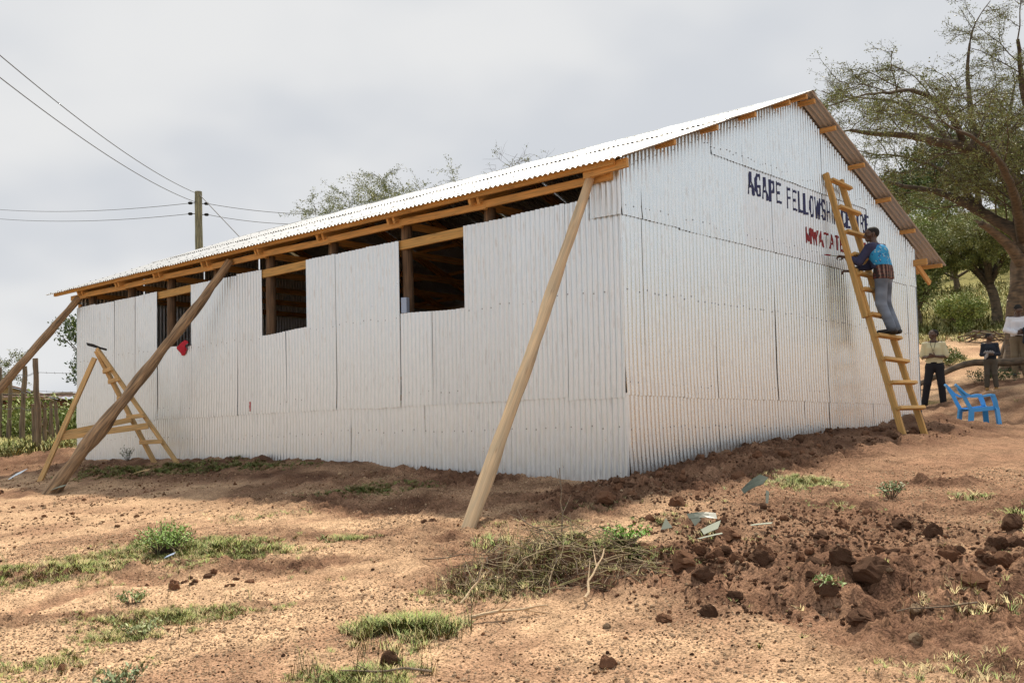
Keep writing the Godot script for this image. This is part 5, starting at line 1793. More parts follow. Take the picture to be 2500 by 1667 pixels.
func build_trees() -> void:
	rng.seed = 60
	M.spray = spray_mesh(9, 0.55, 0.15, 0.8)
	build_big_acacia()
	acacia("acacia_tree", "flat-topped acacia rising behind the middle of the hall roof", Vector3(-17.2, gy(-17.2, -12.8), -12.8), 7.85, 3.7, 71, 0.2, {"leaf_share": 0.95})
	acacia("acacia_tree", "thin-crowned acacia whose bare twigs show over the roof nearer the gable", Vector3(-16.2, gy(-16.2, -15.0), -15.0), 8.35, 3.0, 73, 0.18, {"leaf_share": 0.12})
	acacia("acacia_tree", "pale feathery acacia at the left edge beyond the fence posts", Vector3(-33.0, gy(-33.0, -4.4), -4.4), 4.5, 2.6, 75, 0.2, {"leaf_share": 0.95}, Vector3.ZERO, 0.12)
	acacia("acacia_tree", "umbrella-shaped acacia on the slope between hall and large trunk", Vector3(-6.75, gy(-6.75, -34.3), -34.3), 4.6, 2.7, 77, 0.24, {"leaf_share": 1.0, "leaf_step": 0.06}, Vector3(-0.55, 0, 0.1), 0.12)
	acacia("acacia_tree", "smaller acacia right of the umbrella-shaped one, behind the big trunk", Vector3(-3.6, gy(-3.6, -36), -36.0), 4.4, 2.6, 79, 0.2, {"leaf_share": 1.0, "leaf_step": 0.07}, Vector3.ZERO, 0.12)
	# leafy tree at the hall's far left corner
	leafy("leafy_tree", "dark leafy tree showing past the hall's far left corner", "tree", Vector3(-21.9, gy(-21.9, -5.2), -5.2), 4.6, [[0.0, 2.6, 0.0, 0.8, 0.9, 0.9], [-0.6, 3.1, 0.9, 0.55, 0.45, 0.6], [-0.35, 2.0, 0.6, 0.6, 0.55, 0.6], [0.5, 3.6, -0.3, 0.7, 0.7, 0.7], [0.2, 4.2, -0.2, 0.4, 0.5, 0.4], [-0.2, 1.5, 0.3, 0.5, 0.5, 0.6], [0.5, 2.2, -0.6, 0.8, 1.0, 0.7]], 1500, 0.16, DARK_TONES + [Color(0.13, 0.18, 0.035)], 81, "", 0.13)
	# bushes beside the wall's right edge and on the slope
	leafy("bush", "bright green bush on the slope right of the hall's edge", "bush", Vector3(-6.6, gy(-6.6, -29.8), -29.8), 1.6, [[0, 1.0, 0, 0.75, 0.45, 0.7], [-0.45, 0.85, 0.2, 0.4, 0.35, 0.4], [0.5, 0.8, 0, 0.4, 0.35, 0.4], [0.1, 0.45, 0, 0.35, 0.4, 0.35]], 800, 0.14, BRIGHT_TONES, 83, "", 0.07)
	leafy("shade_tree", "dark-crowned tree immediately right of the hall's far gable edge", "tree", Vector3(-9.6, gy(-9.6, -33.5), -33.5), 4.2, [[0, 2.6, 0, 1.3, 1.1, 1.2], [0.7, 2.0, 0.5, 0.9, 0.8, 0.8], [-0.9, 2.2, 0, 0.9, 0.9, 0.9], [0.3, 1.3, 0.2, 0.8, 0.5, 0.7]], 900, 0.2, MID_TONES, 85, "", 0.14)
	leafy("low_shrub", "low leafy shrub at the foot of the hall's right edge, on the terrace", "shrub", Vector3(-3.9, gy(-3.9, -20.3), -20.3), 0.6, [[0, 0.3, 0, 0.5, 0.25, 0.4], [0.4, 0.2, 0.2, 0.3, 0.2, 0.3]], 240, 0.1, MID_TONES, 87, "", 0.03)
	leafy("low_shrub", "small dark shrub growing under the fallen limb", "shrub", Vector3(-1.75, gy(-1.75, -16.9), -16.9), 0.35, [[0, 0.16, 0, 0.4, 0.14, 0.3], [0.5, 0.15, 0.0, 0.35, 0.13, 0.25]], 200, 0.07, DARK_TONES, 89, "", 0.02)
	# hillside
	rng.seed = 91
	var k := 0
	var hill_labels := ["dark round tree on the far hilltop, %s"]
	for q in [[-40.5, -122.0, 9.5, "first from the roof edge"], [-37.0, -126.0, 11.5, "tallest of the row"], [-33.5, -128.0, 10.5, "just left of the acacia limbs"], [-44.5, -119.0, 8.0, "half behind the roof edge"], [-30.0, -131.0, 10.5, "behind the large acacia's fork"], [-26.0, -133.0, 10.0, "farthest right"]]:
		var h: float = q[2]
		var cl := []
		for i in 6:
			cl.append([rnd(-0.45, 0.45) * h, h * rnd(0.45, 0.8), rnd(-0.4, 0.4) * h, h * rnd(0.18, 0.3), h * rnd(0.14, 0.22), h * rnd(0.18, 0.3)])
		leafy("hill_tree", hill_labels[0] % q[3], "tree", Vector3(q[0], gy(q[0], q[1]) - 0.5, q[1]), h, cl, 800, 0.85, DARK_TONES, 101 + k, "trees on the far hilltop", 0.4)
		k += 1
	var slope := [[-16.5, -58], [-7.0, -60], [-13, -66], [-19.5, -66], [-9, -72], [-24, -76], [-16, -80], [-28, -88], [-20, -92], [-12, -90], [-34, -98], [-26, -104], [-18, -106], [-36, -112], [-30, -116], [-22, -118], [3, -58], [9, -70], [14, -62], [5, -84], [18, -80]]
	for q in slope:
		var h := rnd(3.4, 5.6)
		var cl := []
		for i in 5:
			cl.append([rnd(-0.55, 0.55) * h, h * rnd(0.5, 0.85), rnd(-0.5, 0.5) * h, h * rnd(0.22, 0.36), h * rnd(0.10, 0.17), h * rnd(0.22, 0.36)])
		leafy("slope_tree", "spreading light green tree on the hillside among many like it", "tree", Vector3(q[0], gy(q[0], q[1]) - 0.3, q[1]), h, cl, 620, 0.36, MID_TONES if k % 3 else BRIGHT_TONES, 131 + k, "trees on the hillside", 0.2)
		k += 1
	# scrub at the left, beyond the fence
	var n := 0
	for q in [[-19.5, -3.2, 1.05, "leafy green creeper bush behind the fence, nearest the hall"], [-20.8, -2.4, 1.3, "leafy green bush behind the fence, below the brick shed"], [-22.3, -2.2, 0.85, "leafy green bush behind the leftmost fence posts"], [-18.3, -3.8, 0.8, "green bush squeezed between fence pickets and hall corner"], [-24.5, -3.0, 1.0, "bush at the left edge below the tan house"], [-21.8, -5.0, 1.25, "bush in front of the brick shed, with pale sunlit leaves"]]:
		var h: float = q[2]
		leafy("bush", q[3], "bush", Vector3(q[0], gy(q[0], q[1]), q[1]), h, [[0, h * 0.55, 0, 0.8, h * 0.45, 0.8], [0.6, h * 0.4, 0.4, 0.6, h * 0.4, 0.6], [-0.5, h * 0.45, 0.5, 0.6, h * 0.4, 0.6]], 300, 0.17, BRIGHT_TONES + [Color(0.32, 0.36, 0.13)], 171 + n, "", 0.04)
		n += 1
	# plants in the yard
	rng.seed = 181
	var pl := [
		["shrub", "bright green broom-like shrub in the grass at left", -1.45, 4.72, 0.34, 0.27, 170, Color(0.22, 0.36, 0.08)],
		["seedling", "leafy seedling growing against the long wall by the trestle", -10.6, 0.3, 0.3, 0.16, 22, Color(0.06, 0.1, 0.03)],
		["weed", "dark weed on the gully edge below the bare bank at right", 3.03, 0.2, 0.2, 0.14, 34, Color(0.12, 0.18, 0.06)],
		["weed", "small rosette weed at the left of the lower grass strip", -0.05, 5.75, 0.10, 0.13, 26, Color(0.2, 0.26, 0.09)],
		["weed", "grey-green weed in the middle of the lower grass strip", 0.72, 6.1, 0.12, 0.16, 34, Color(0.25, 0.29, 0.12)],
		["weed", "bright green sprig on the brush mound", 2.52, 3.48, 0.14, 0.22, 46, Color(0.18, 0.38, 0.05)],
		["weed", "tall thin weed at the right edge of the picture", 4.35, 0.6, 0.32, 0.12, 24, Color(0.2, 0.25, 0.1)],
		["weed", "dark weed clump at the bottom edge left of centre", 1.75, 6.75, 0.16, 0.16, 34, Color(0.17, 0.22, 0.1)],
		["weed", "pale seedling with round leaves in front of the largest block", 4.12, 3.72, 0.1, 0.1, 18, Color(0.22, 0.30, 0.10)]]
	for q in pl:
		var mb := MB.new()
		var stems := MB.new()
		var rad: float = q[5]
		var hh: float = q[4]
		for i in q[6]:
			var a := rnd(0, TAU)
			var r := rad * sqrt(rnd(0, 1))
			var e := Vector3(cos(a) * r, hh * rnd(0.45, 1.0) * (1.0 - 0.35 * r / rad), sin(a) * r)
			var b := Vector3(e.x * 0.15, -0.02, e.z * 0.15)
			var m := b.lerp(e, 0.5) + Vector3(0, hh * 0.08, 0)
			stems.tube([b, m, e], [0.003, 0.0022, 0.0012], 3, false)
			for j in 7:
				var p := m.lerp(e, j / 6.0)
				var d := (rdir() + Vector3(0, 0.6, 0)).normalized() * rnd(0.02, 0.042)
				var s := d.cross(rdir()).normalized() * rnd(0.003, 0.008)
				mb.col = q[7] * rnd(0.7, 1.5)
				var g := s.cross(d).normalized()
				if g.y < 0.0:
					s = -s
					g = -g
				var nn := (g + Vector3(0, 0.6, 0)).normalized()
				mb.quad_ix(mb.vert(p, nn), mb.vert(p + d * 0.5 + s, nn), mb.vert(p + d, nn), mb.vert(p + d * 0.5 - s, nn))
		var o := thing(q[0], q[1], "plant", Vector3(q[2], top(q[2], q[3]), q[3]))
		put("stem", stems.commit(M.bark), o).set_meta("kind", "stuff")
		put("foliage", mb.commit(M.leaf), o).set_meta("kind", "stuff")

# ---------------------------------------------------------------- people: a distance field round bones, meshed as surface nets
class Flesh:
	var o: Vector3
	var cell: float
	var nx: int
	var ny: int
	var nz: int
	var f: PackedFloat32Array
	func _init(lo: Vector3, hi: Vector3, c: float) -> void:
		o = lo
		cell = c
		nx = int((hi.x - lo.x) / c) + 2
		ny = int((hi.y - lo.y) / c) + 2
		nz = int((hi.z - lo.z) / c) + 2
		f = PackedFloat32Array()
		f.resize(nx * ny * nz)
		f.fill(9.0)
	func bone(a: Vector3, b: Vector3, ra: float, rb: float, k := 0.02) -> void:
		var pad := maxf(ra, rb) + k + cell * 2.5
		var x0 := clampi(int((minf(a.x, b.x) - pad - o.x) / cell), 0, nx - 1)
		var x1 := clampi(int((maxf(a.x, b.x) + pad - o.x) / cell) + 1, 0, nx - 1)
		var y0 := clampi(int((minf(a.y, b.y) - pad - o.y) / cell), 0, ny - 1)
		var y1 := clampi(int((maxf(a.y, b.y) + pad - o.y) / cell) + 1, 0, ny - 1)
		var z0 := clampi(int((minf(a.z, b.z) - pad - o.z) / cell), 0, nz - 1)
		var z1 := clampi(int((maxf(a.z, b.z) + pad - o.z) / cell) + 1, 0, nz - 1)
		var ab := b - a
		var l2 := maxf(ab.length_squared(), 1e-9)
		for z in range(z0, z1 + 1):
			for y in range(y0, y1 + 1):
				var row := (z * ny + y) * nx
				for x in range(x0, x1 + 1):
					var p := o + Vector3(x, y, z) * cell
					var t := clampf((p - a).dot(ab) / l2, 0.0, 1.0)
					var d := (p - a - ab * t).length() - ra - (rb - ra) * t
					var e := f[row + x]
					var h := k - absf(d - e)
					f[row + x] = minf(d, e) - (h * h * 0.25 / k if h > 0.0 else 0.0)
	func cut(p: Vector3, n: Vector3) -> void: # keep what lies behind the plane
		for z in nz:
			for y in ny:
				for x in nx:
					var d := (o + Vector3(x, y, z) * cell - p).dot(n)
					var i := (z * ny + y) * nx + x
					if d > f[i]:
						f[i] = d
	func into(mb: MB, tint = null) -> void:
		var at := {}
		var sx := 1
		var sy := nx
		var sz := nx * ny
		var base := mb.v.size()
		for z in nz - 1:
			for y in ny - 1:
				for x in nx - 1:
					var i := z * sz + y * sy + x
					var q0 := f[i]
					if q0 > cell * 1.8 or q0 < -cell * 1.8:
						continue
					var v8 := [q0, f[i + 1], f[i + sy], f[i + sy + 1], f[i + sz], f[i + sz + 1], f[i + sz + sy], f[i + sz + sy + 1]]
					var neg := 0
					for q in v8:
						if q < 0.0:
							neg += 1
					if neg == 0 or neg == 8:
						continue
					var s := Vector3.ZERO
					var cnt := 0
					for e in [[0, 1], [2, 3], [4, 5], [6, 7], [0, 2], [1, 3], [4, 6], [5, 7], [0, 4], [1, 5], [2, 6], [3, 7]]:
						var va: float = v8[e[0]]
						var vb: float = v8[e[1]]
						if (va < 0.0) != (vb < 0.0):
							var t := va / (va - vb)
							var pa := Vector3(e[0] & 1, (e[0] >> 1) & 1, e[0] >> 2)
							var pb := Vector3(e[1] & 1, (e[1] >> 1) & 1, e[1] >> 2)
							s += pa.lerp(pb, t)
							cnt += 1
					s /= cnt
					var nn := Vector3(v8[1] + v8[3] + v8[5] + v8[7] - v8[0] - v8[2] - v8[4] - v8[6], v8[2] + v8[3] + v8[6] + v8[7] - v8[0] - v8[1] - v8[4] - v8[5], v8[4] + v8[5] + v8[6] + v8[7] - v8[0] - v8[1] - v8[2] - v8[3]).normalized()
					var p := o + (Vector3(x, y, z) + s) * cell
					if tint != null:
						mb.col = tint.call(p)
					at[i] = mb.vert(p, nn)
		for i in at:
			var x: int = i % nx
			var y: int = (i / sy) % ny
			var z: int = i / sz
			var q0 := f[i]
			if y > 0 and z > 0:
				side(mb, at, q0, f[i + 1], i, i - sy, i - sy - sz, i - sz)
			if x > 0 and z > 0:
				side(mb, at, q0, f[i + sy], i, i - sz, i - sz - 1, i - 1)
			if x > 0 and y > 0:
				side(mb, at, q0, f[i + sz], i, i - 1, i - 1 - sy, i - sy)
	func side(mb: MB, at: Dictionary, a: float, b: float, i: int, j: int, k: int, l: int) -> void:
		if (a < 0.0) == (b < 0.0):
			return
		if not (at.has(i) and at.has(j) and at.has(k) and at.has(l)):
			return
		if a < 0.0:
			mb.quad_ix(at[i], at[j], at[k], at[l])
		else:
			mb.quad_ix(at[i], at[l], at[k], at[j])

# joints in metres for a 1.70 m figure that faces +z; L is the figure's left (+x)
func stance() -> Dictionary:
	return {"pelvis": Vector3(0, 0.905, 0), "chest": Vector3(0, 1.27, 0.0), "neck": Vector3(0, 1.43, -0.01), "head": Vector3(0, 1.585, 0.02), "face": Vector3(0, 0, 1),
		"shL": Vector3(0.172, 1.375, -0.01), "shR": Vector3(-0.172, 1.375, -0.01), "elL": Vector3(0.25, 1.11, 0.0), "elR": Vector3(-0.25, 1.11, 0.0), "wrL": Vector3(0.24, 0.88, 0.08), "wrR": Vector3(-0.24, 0.88, 0.08),
		"hdL": Vector3(0.0, -1.0, 0.15), "hdR": Vector3(0.0, -1.0, 0.15), "curl": 0.7,
		"hpL": Vector3(0.09, 0.87, 0), "hpR": Vector3(-0.09, 0.87, 0), "knL": Vector3(0.10, 0.50, 0.02), "knR": Vector3(-0.10, 0.50, 0.02), "anL": Vector3(0.11, 0.09, -0.02), "anR": Vector3(-0.11, 0.09, -0.02), "toL": Vector3(0.14, 0.035, 0.17), "toR": Vector3(-0.14, 0.035, 0.17)}

func hand(fl: Flesh, wr: Vector3, d: Vector3, palm_n: Vector3, thumb: Vector3, curl: float) -> void:
	d = d.normalized()
	palm_n = (palm_n - d * palm_n.dot(d)).normalized()
	var s := d.cross(palm_n).normalized()
	if s.dot(thumb) < 0.0:
		s = -s # s points to the thumb side
	for k in 4:
		var off := s * (0.030 - 0.020 * k)
		fl.bone(wr + off * 0.5, wr + d * 0.085 + off, 0.014, 0.0115, 0.012)
		var L: float = [0.072, 0.080, 0.074, 0.058][k]
		var p := wr + d * 0.088 + off
		var dd := d
		for j in 3:
			dd = dd.rotated(s, curl * (0.45 + 0.25 * j) * (1.0 if palm_n.dot(d.rotated(s, 0.5)) > 0.0 else -1.0))
			var q: Vector3 = p + dd * L * [0.45, 0.32, 0.23][j]
			fl.bone(p, q, 0.0098 - 0.0008 * j, 0.009 - 0.0008 * j, 0.004)
			p = q
	var t0 := wr + d * 0.03 + s * 0.022
	var t1 := t0 + (d * 0.5 + s * 0.75 + palm_n * 0.3).normalized() * 0.045
	var t2 := t1 + (d * 0.85 + s * 0.2 + palm_n * 0.5).normalized() * 0.035
	fl.bone(t0, t1, 0.014, 0.0115, 0.008)
	fl.bone(t1, t2, 0.011, 0.009, 0.004)

func person(label: String, at: Vector3, yaw: float, height: float, J: Dictionary, look: Dictionary, grp := "") -> Node3D:
	var t := thing("person", label, "person", at, yaw, grp)
	var sc := height / 1.70
	t.scale = Vector3.ONE * sc
	var lo := Vector3(9, 9, 9)
	var hi := Vector3(-9, -9, -9)
	for k in J:
		if J[k] is Vector3 and not (k in ["face", "hdL", "hdR"]):
			lo = lo.min(J[k])
			hi = hi.max(J[k])
	lo -= Vector3(0.2, 0.08, 0.2)
	hi += Vector3(0.2, 0.2, 0.2)
	var fat: float = look.get("bulk", 1.0)
	# body
	var b := Flesh.new(lo, hi, 0.0145)
	b.bone(J.pelvis + Vector3(0.055, 0.0, 0), J.chest + Vector3(0.07, 0, 0), 0.095, 0.095, 0.04)
	b.bone(J.pelvis - Vector3(0.055, 0.0, 0), J.chest - Vector3(0.07, 0, 0), 0.095, 0.095, 0.04)
	b.bone(J.chest + Vector3(0, 0.02, 0), J.neck - Vector3(0, 0.06, 0), 0.115, 0.09, 0.05)
	b.bone(J.neck - Vector3(0, 0.06, 0), J.head + Vector3(0, -0.02, -0.015), 0.055, 0.052, 0.03)
	for s in ["L", "R"]:
		b.bone(J["neck"] - Vector3(0, 0.05, 0), J["sh" + s], 0.06, 0.058, 0.05)
		b.bone(J["sh" + s], J["el" + s], 0.052, 0.040, 0.03)
		b.bone(J["el" + s], J["wr" + s], 0.041, 0.028, 0.02)
		b.bone(J["pelvis"] - Vector3(0, 0.02, 0), J["hp" + s], 0.09, 0.088, 0.05)
		b.bone(J["hp" + s], J["kn" + s], 0.083, 0.056, 0.04)
		b.bone(J["kn" + s], J["kn" + s].lerp(J["an" + s], 0.35) - Vector3(0, 0, 0.012), 0.054, 0.054, 0.03)
		b.bone(J["kn" + s].lerp(J["an" + s], 0.35) - Vector3(0, 0, 0.012), J["an" + s], 0.053, 0.036, 0.03)
		b.bone(J["an" + s] + Vector3(0, -0.03, -0.03), J["to" + s], 0.035, 0.026, 0.03)
	var mb := MB.new()
	b.into(mb)
	# head on a finer grid
	var fz: Vector3 = J.face.normalized()
	var fx := Vector3.UP.cross(fz).normalized()
	var fy := fz.cross(fx)
	var H: Vector3 = J.head
	var P := func(x: float, y: float, z: float) -> Vector3: return H + fx * x + fy * y + fz * z
	var h := Flesh.new(H - Vector3.ONE * 0.17, H + Vector3.ONE * 0.17, 0.0075)
	h.bone(P.call(0, 0.035, -0.025), P.call(0, 0.03, 0.015), 0.088, 0.080, 0.03)
	h.bone(P.call(0, -0.02, 0.035), P.call(0, -0.075, 0.055), 0.060, 0.036, 0.03)
	h.bone(P.call(0, -0.13, -0.03), P.call(0, -0.02, -0.02), 0.052, 0.056, 0.02)
	h.bone(P.call(0, 0.018, 0.092), P.call(0, -0.024, 0.108), 0.010, 0.016, 0.010)
	h.bone(P.call(-0.016, -0.03, 0.098), P.call(0.016, -0.03, 0.098), 0.010, 0.010, 0.008)
	h.bone(P.call(-0.04, 0.038, 0.078), P.call(0.04, 0.038, 0.078), 0.014, 0.014, 0.014)
	for s in [1.0, -1.0]:
		h.bone(P.call(0.045 * s, -0.015, 0.062), P.call(0.055 * s, -0.01, 0.04), 0.018, 0.018, 0.02)
		h.bone(P.call(0.083 * s, 0.018, -0.012), P.call(0.086 * s, -0.025, -0.004), 0.014, 0.010, 0.006)
	h.bone(P.call(-0.02, -0.052, 0.085), P.call(0.02, -0.052, 0.085), 0.0105, 0.0105, 0.005)
	h.bone(P.call(-0.018, -0.066, 0.083), P.call(0.018, -0.066, 0.083), 0.0105, 0.0105, 0.005)
	h.into(mb)
	for s in ["L", "R"]:
		var wr: Vector3 = J["wr" + s]
		var hl := Flesh.new(wr - Vector3.ONE * 0.22, wr + Vector3.ONE * 0.22, 0.0065)
		var inner := Vector3(-1.0 if s == "L" else 1.0, 0, 0)
		hl.bone(J["el" + s].lerp(wr, 0.75), wr, 0.032, 0.027, 0.01)
		hand(hl, wr, J["hd" + s], J.get("pn" + s, inner), J.get("th" + s, Vector3(0, 0.3, 1)), J.curl)
		hl.into(mb)
	put("body", mb.commit(M.skin), t)
	# eyes
	for s in [1.0, -1.0]:
		var em := MB.new()
		var c: Vector3 = P.call(0.031 * s, 0.012, 0.0815)
		em.tube([c - fz * 0.008, c, c + fz * 0.006, c + fz * 0.0085], [0.010, 0.012, 0.009, 0.004], 8)
		put("eye", em.commit(M.eye), t)
	# hair: a close cap
	var hr := Flesh.new(H - Vector3.ONE * 0.17, H + Vector3.ONE * 0.17, 0.0085)
	hr.bone(P.call(0, 0.042, -0.034), P.call(0, 0.042, 0.0), 0.0905, 0.083, 0.02)
	hr.cut(P.call(0, 0.035, 0.045), (fz * 0.75 - fy * 0.66).normalized())
	var hm := MB.new()
	hr.into(hm)
	put("hair", hm.commit(M.hair if look.get("hair", true) else M.skin), t)
	# shirt
	var sl: float = look.sleeve
	var pad: float = 0.016 * fat
	var sh := Flesh.new(lo, hi, 0.0145)
	sh.bone(J.pelvis + Vector3(0.055, 0.03, 0), J.chest + Vector3(0.07, 0, 0), 0.098 + pad, 0.098 + pad, 0.04)
	sh.bone(J.pelvis + Vector3(-0.055, 0.03, 0), J.chest - Vector3(0.07, 0, 0), 0.098 + pad, 0.098 + pad, 0.04)
	sh.bone(J.chest + Vector3(0, 0.02, 0), J.neck - Vector3(0, 0.06, 0), 0.118 + pad, 0.085, 0.05)
	for s in ["L", "R"]:
		sh.bone(J["neck"] - Vector3(0, 0.05, 0), J["sh" + s], 0.055 + pad, 0.062 + pad, 0.05)
		var e: Vector3 = J["el" + s]
		if sl <= 1.0:
			e = J["sh" + s].lerp(J["el" + s], sl)
			sh.bone(J["sh" + s], e, 0.057 + pad, 0.062 + pad, 0.03)
		else:
			sh.bone(J["sh" + s], e, 0.056 + pad, 0.045 + pad, 0.03)
			sh.bone(e, J["el" + s].lerp(J["wr" + s], sl - 1.0), 0.045 + pad, 0.036 + pad, 0.02)
	var sm := MB.new()
	sh.cut(J.neck + Vector3(0, 0.0, 0), (Vector3(0, 1, 0.25)).normalized())
	sh.cut(J.pelvis + Vector3(0, look.get("hem", 0.0), 0), Vector3.DOWN)
	sh.into(sm, look.get("shirt_tint"))
	put("shirt", sm.commit(look.shirt), t)
	# collar
	if look.get("collar", true):
		var cm := MB.new()
		var pts := []
		for i in 11:
			var a := TAU * (i / 10.0) * 0.9 - PI * 0.4
			pts.append(J.neck + Vector3(cos(a) * 0.064, 0.005 - 0.03 * maxf(0.0, -sin(a + PI)), sin(a) * 0.062))
		cm.tube(pts, taper(11, 0.014, 0.014), 6)
		put("collar", cm.commit(look.shirt), t)
	# trousers
	var tr := Flesh.new(lo, hi, 0.0145)
	tr.bone(J.pelvis + Vector3(0.05, 0.05, 0), J.pelvis + Vector3(-0.05, 0.05, 0), 0.105, 0.105, 0.03)
	for s in ["L", "R"]:
		tr.bone(J["pelvis"], J["hp" + s], 0.102, 0.105, 0.05)
		tr.bone(J["hp" + s], J["kn" + s], 0.104, 0.082, 0.04)
		tr.bone(J["kn" + s], J["an" + s] + Vector3(0, look.get("cuff", 0.0), 0), 0.080, 0.072, 0.03)
	tr.cut(J.pelvis + Vector3(0, 0.07, 0), Vector3.UP)
	for s in ["L", "R"]:
		pass
	tr.cut(Vector3(0, minf(J.anL.y, J.anR.y) + look.get("cuff", 0.0) - 0.055, 0), Vector3.DOWN)
	var tm := MB.new()
	tr.into(tm, look.get("trouser_tint"))
	put("trousers", tm.commit(look.trousers), t)
	var bm := MB.new()
	var ring := []
	for i in 17:
		var a := TAU * i / 16.0
		ring.append(J.pelvis + Vector3(cos(a) * 0.160, 0.06, sin(a) * 0.112))
	bm.tube(ring, taper(17, 0.014, 0.014), 6, false)
	put("belt", bm.commit(M.dark), t)
	for s in ["L", "R"]:
		var so := Flesh.new(J["an" + s].min(J["to" + s]) - Vector3.ONE * 0.14, J["an" + s].max(J["to" + s]) + Vector3.ONE * 0.14, 0.009)
		so.bone(J["an" + s] + Vector3(0, -0.045, 0) - (J["to" + s] - J["an" + s]) * 0.25 * Vector3(1, 0, 1), J["to" + s], 0.043, 0.038, 0.02)
		so.bone(J["an" + s], J["an" + s] + Vector3(0, -0.045, 0), 0.046, 0.046, 0.02)
		so.cut(Vector3(0, minf(J["to" + s].y, J["an" + s].y) - 0.034, 0), Vector3.DOWN)
		var om := MB.new()
		so.into(om)
		put("shoe", om.commit(look.shoes), t)
	return t

func build_people() -> void:
	M.eye = plain(lin(0.12, 0.10, 0.09), 0.3)
	var cream := plain(lin(0.60, 0.56, 0.36), 0.9)
	var white := plain(lin(0.72, 0.74, 0.80), 0.9)
	var black := plain(lin(0.012, 0.012, 0.016), 0.9)
	var khaki := plain(lin(0.20, 0.155, 0.10), 0.9)
	var grey := plain(lin(0.075, 0.065, 0.05), 0.9)
	var navy := plain(lin(0.012, 0.017, 0.03), 0.9)
	var indigo := plain(lin(0.035, 0.04, 0.095), 0.85)
	var shoe := plain(lin(0.014, 0.012, 0.012), 0.5)
	var sandal := plain(lin(0.30, 0.17, 0.05), 0.8)
	var denim := plain(Color.WHITE, 0.9, 0.0, true)
	# man in the pale shirt, watching the painter
	var J := stance()
	J.face = Vector3(-0.62, 0.24, 0.75)
	J.elL = Vector3(0.25, 1.09, -0.03)
	J.elR = Vector3(-0.245, 1.09, -0.03)
	J.wrL = Vector3(0.06, 1.10, 0.24)
	J.wrR = Vector3(-0.10, 1.09, 0.23)
	J.hdL = Vector3(-1, 0.25, 0.3)
	J.hdR = Vector3(1, 0.15, 0.35)
	J.pnL = Vector3(0, 0.3, -1)
	J.pnR = Vector3(0, 0.3, -1)
	J.thL = Vector3(0, 1, 0)
	J.thR = Vector3(0, 1, 0)
	J.hpL = Vector3(0.095, 0.87, 0)
	J.knL = Vector3(0.13, 0.50, 0.03)
	J.anL = Vector3(0.15, 0.09, -0.01)
	J.toL = Vector3(0.17, 0.035, 0.18)
	J.knR = Vector3(-0.16, 0.50, 0.05)
	J.anR = Vector3(-0.235, 0.09, 0.02)
	J.toR = Vector3(-0.33, 0.035, 0.18)
	var x := -1.88
	var z := -14.25
	var man := person("man in a cream short-sleeved shirt and black trousers looking up at the painter", Vector3(x, land(x, z), z), 0.25, 1.70, J, {"shirt": cream, "trousers": black, "shoes": shoe, "sleeve": 0.85, "hem": 0.04, "bulk": 1.05})
	var lan := MB.new()
	lan.tube([Vector3(0.05, 1.46, 0.03), Vector3(0.04, 1.36, 0.125), Vector3(0.0, 1.2, 0.145), Vector3(-0.05, 1.37, 0.125), Vector3(-0.055, 1.46, 0.03)], taper(5, 0.006, 0.006), 5)
	put("lanyard", lan.commit(M.dark), man)
	# boy in dark jersey
	J = stance()
	J.face = Vector3(0.85, -0.12, 0.5)
	J.elL = Vector3(0.235, 1.09, -0.02)
	J.elR = Vector3(-0.235, 1.09, -0.02)
	J.wrL = Vector3(0.09, 1.08, 0.22)
	J.wrR = Vector3(-0.07, 1.08, 0.22)
	J.hdL = Vector3(-1, 0.2, 0.4)
	J.hdR = Vector3(1, 0.1, 0.4)
	J.pnL = Vector3(0, -0.2, -1)
	J.pnR = Vector3(0, -0.2, -1)
	J.thL = Vector3(0, 1, 0)
	J.thR = Vector3(0, 1, 0)
	J.head = Vector3(0, 1.59, 0.02)
	J.anL = Vector3(0.13, 0.09, -0.02)
	J.anR = Vector3(-0.12, 0.09, -0.02)
	J.toL = Vector3(0.24, 0.035, 0.14)
	J.toR = Vector3(-0.13, 0.035, 0.17)
	x = -0.78
	z = -14.55
	var boy := person("boy in a dark blue jersey and grey trousers holding a grey cloth", Vector3(x, land(x, z), z), 0.3, 1.24, J, {"shirt": navy, "trousers": grey, "shoes": sandal, "sleeve": 1.85, "hem": -0.02, "bulk": 0.9, "collar": false, "cuff": 0.06})
	var cm := MB.new()
	for i in 7:
		cm.tube([Vector3(-0.16 + 0.03 * i, 1.13 + 0.02 * sin(i * 2.0), 0.30), Vector3(-0.12 + 0.03 * i, 1.16 + 0.015 * cos(i * 3.0), 0.33), Vector3(-0.06 + 0.03 * i, 1.12, 0.31)], [0.02, 0.035, 0.02], 7)
	cm.tube([Vector3(-0.06, 1.12, 0.31), Vector3(-0.10, 1.03, 0.32), Vector3(-0.15, 0.95, 0.31)], [0.03, 0.05, 0.025], 7)
	tag(put("held_cloth", cm.commit(plain(lin(0.30, 0.29, 0.29), 0.9)), self, boy.transform), "bundled grey cloth held in the boy's hands", "cloth")
	# man in white shirt at the edge
	J = stance()
	J.head = Vector3(0.02, 1.57, 0.055)
	J.face = Vector3(0.42, -0.55, 0.8)
	J.elL = Vector3(0.26, 1.12, 0.06)
	J.elR = Vector3(-0.27, 1.11, 0.02)
	J.wrL = Vector3(0.13, 1.06, 0.27)
	J.wrR = Vector3(-0.02, 1.02, 0.22)
	J.hdL = Vector3(-0.8, 0.0, 0.5)
	J.hdR = Vector3(1, 0.1, 0.4)
	J.pnL = Vector3(0, -0.2, -1)
	J.pnR = Vector3(0, -0.2, -1)
	J.thL = Vector3(0, 1, 0)
	J.thR = Vector3(0, 1, 0)
	x = -1.12
	z = -17.75
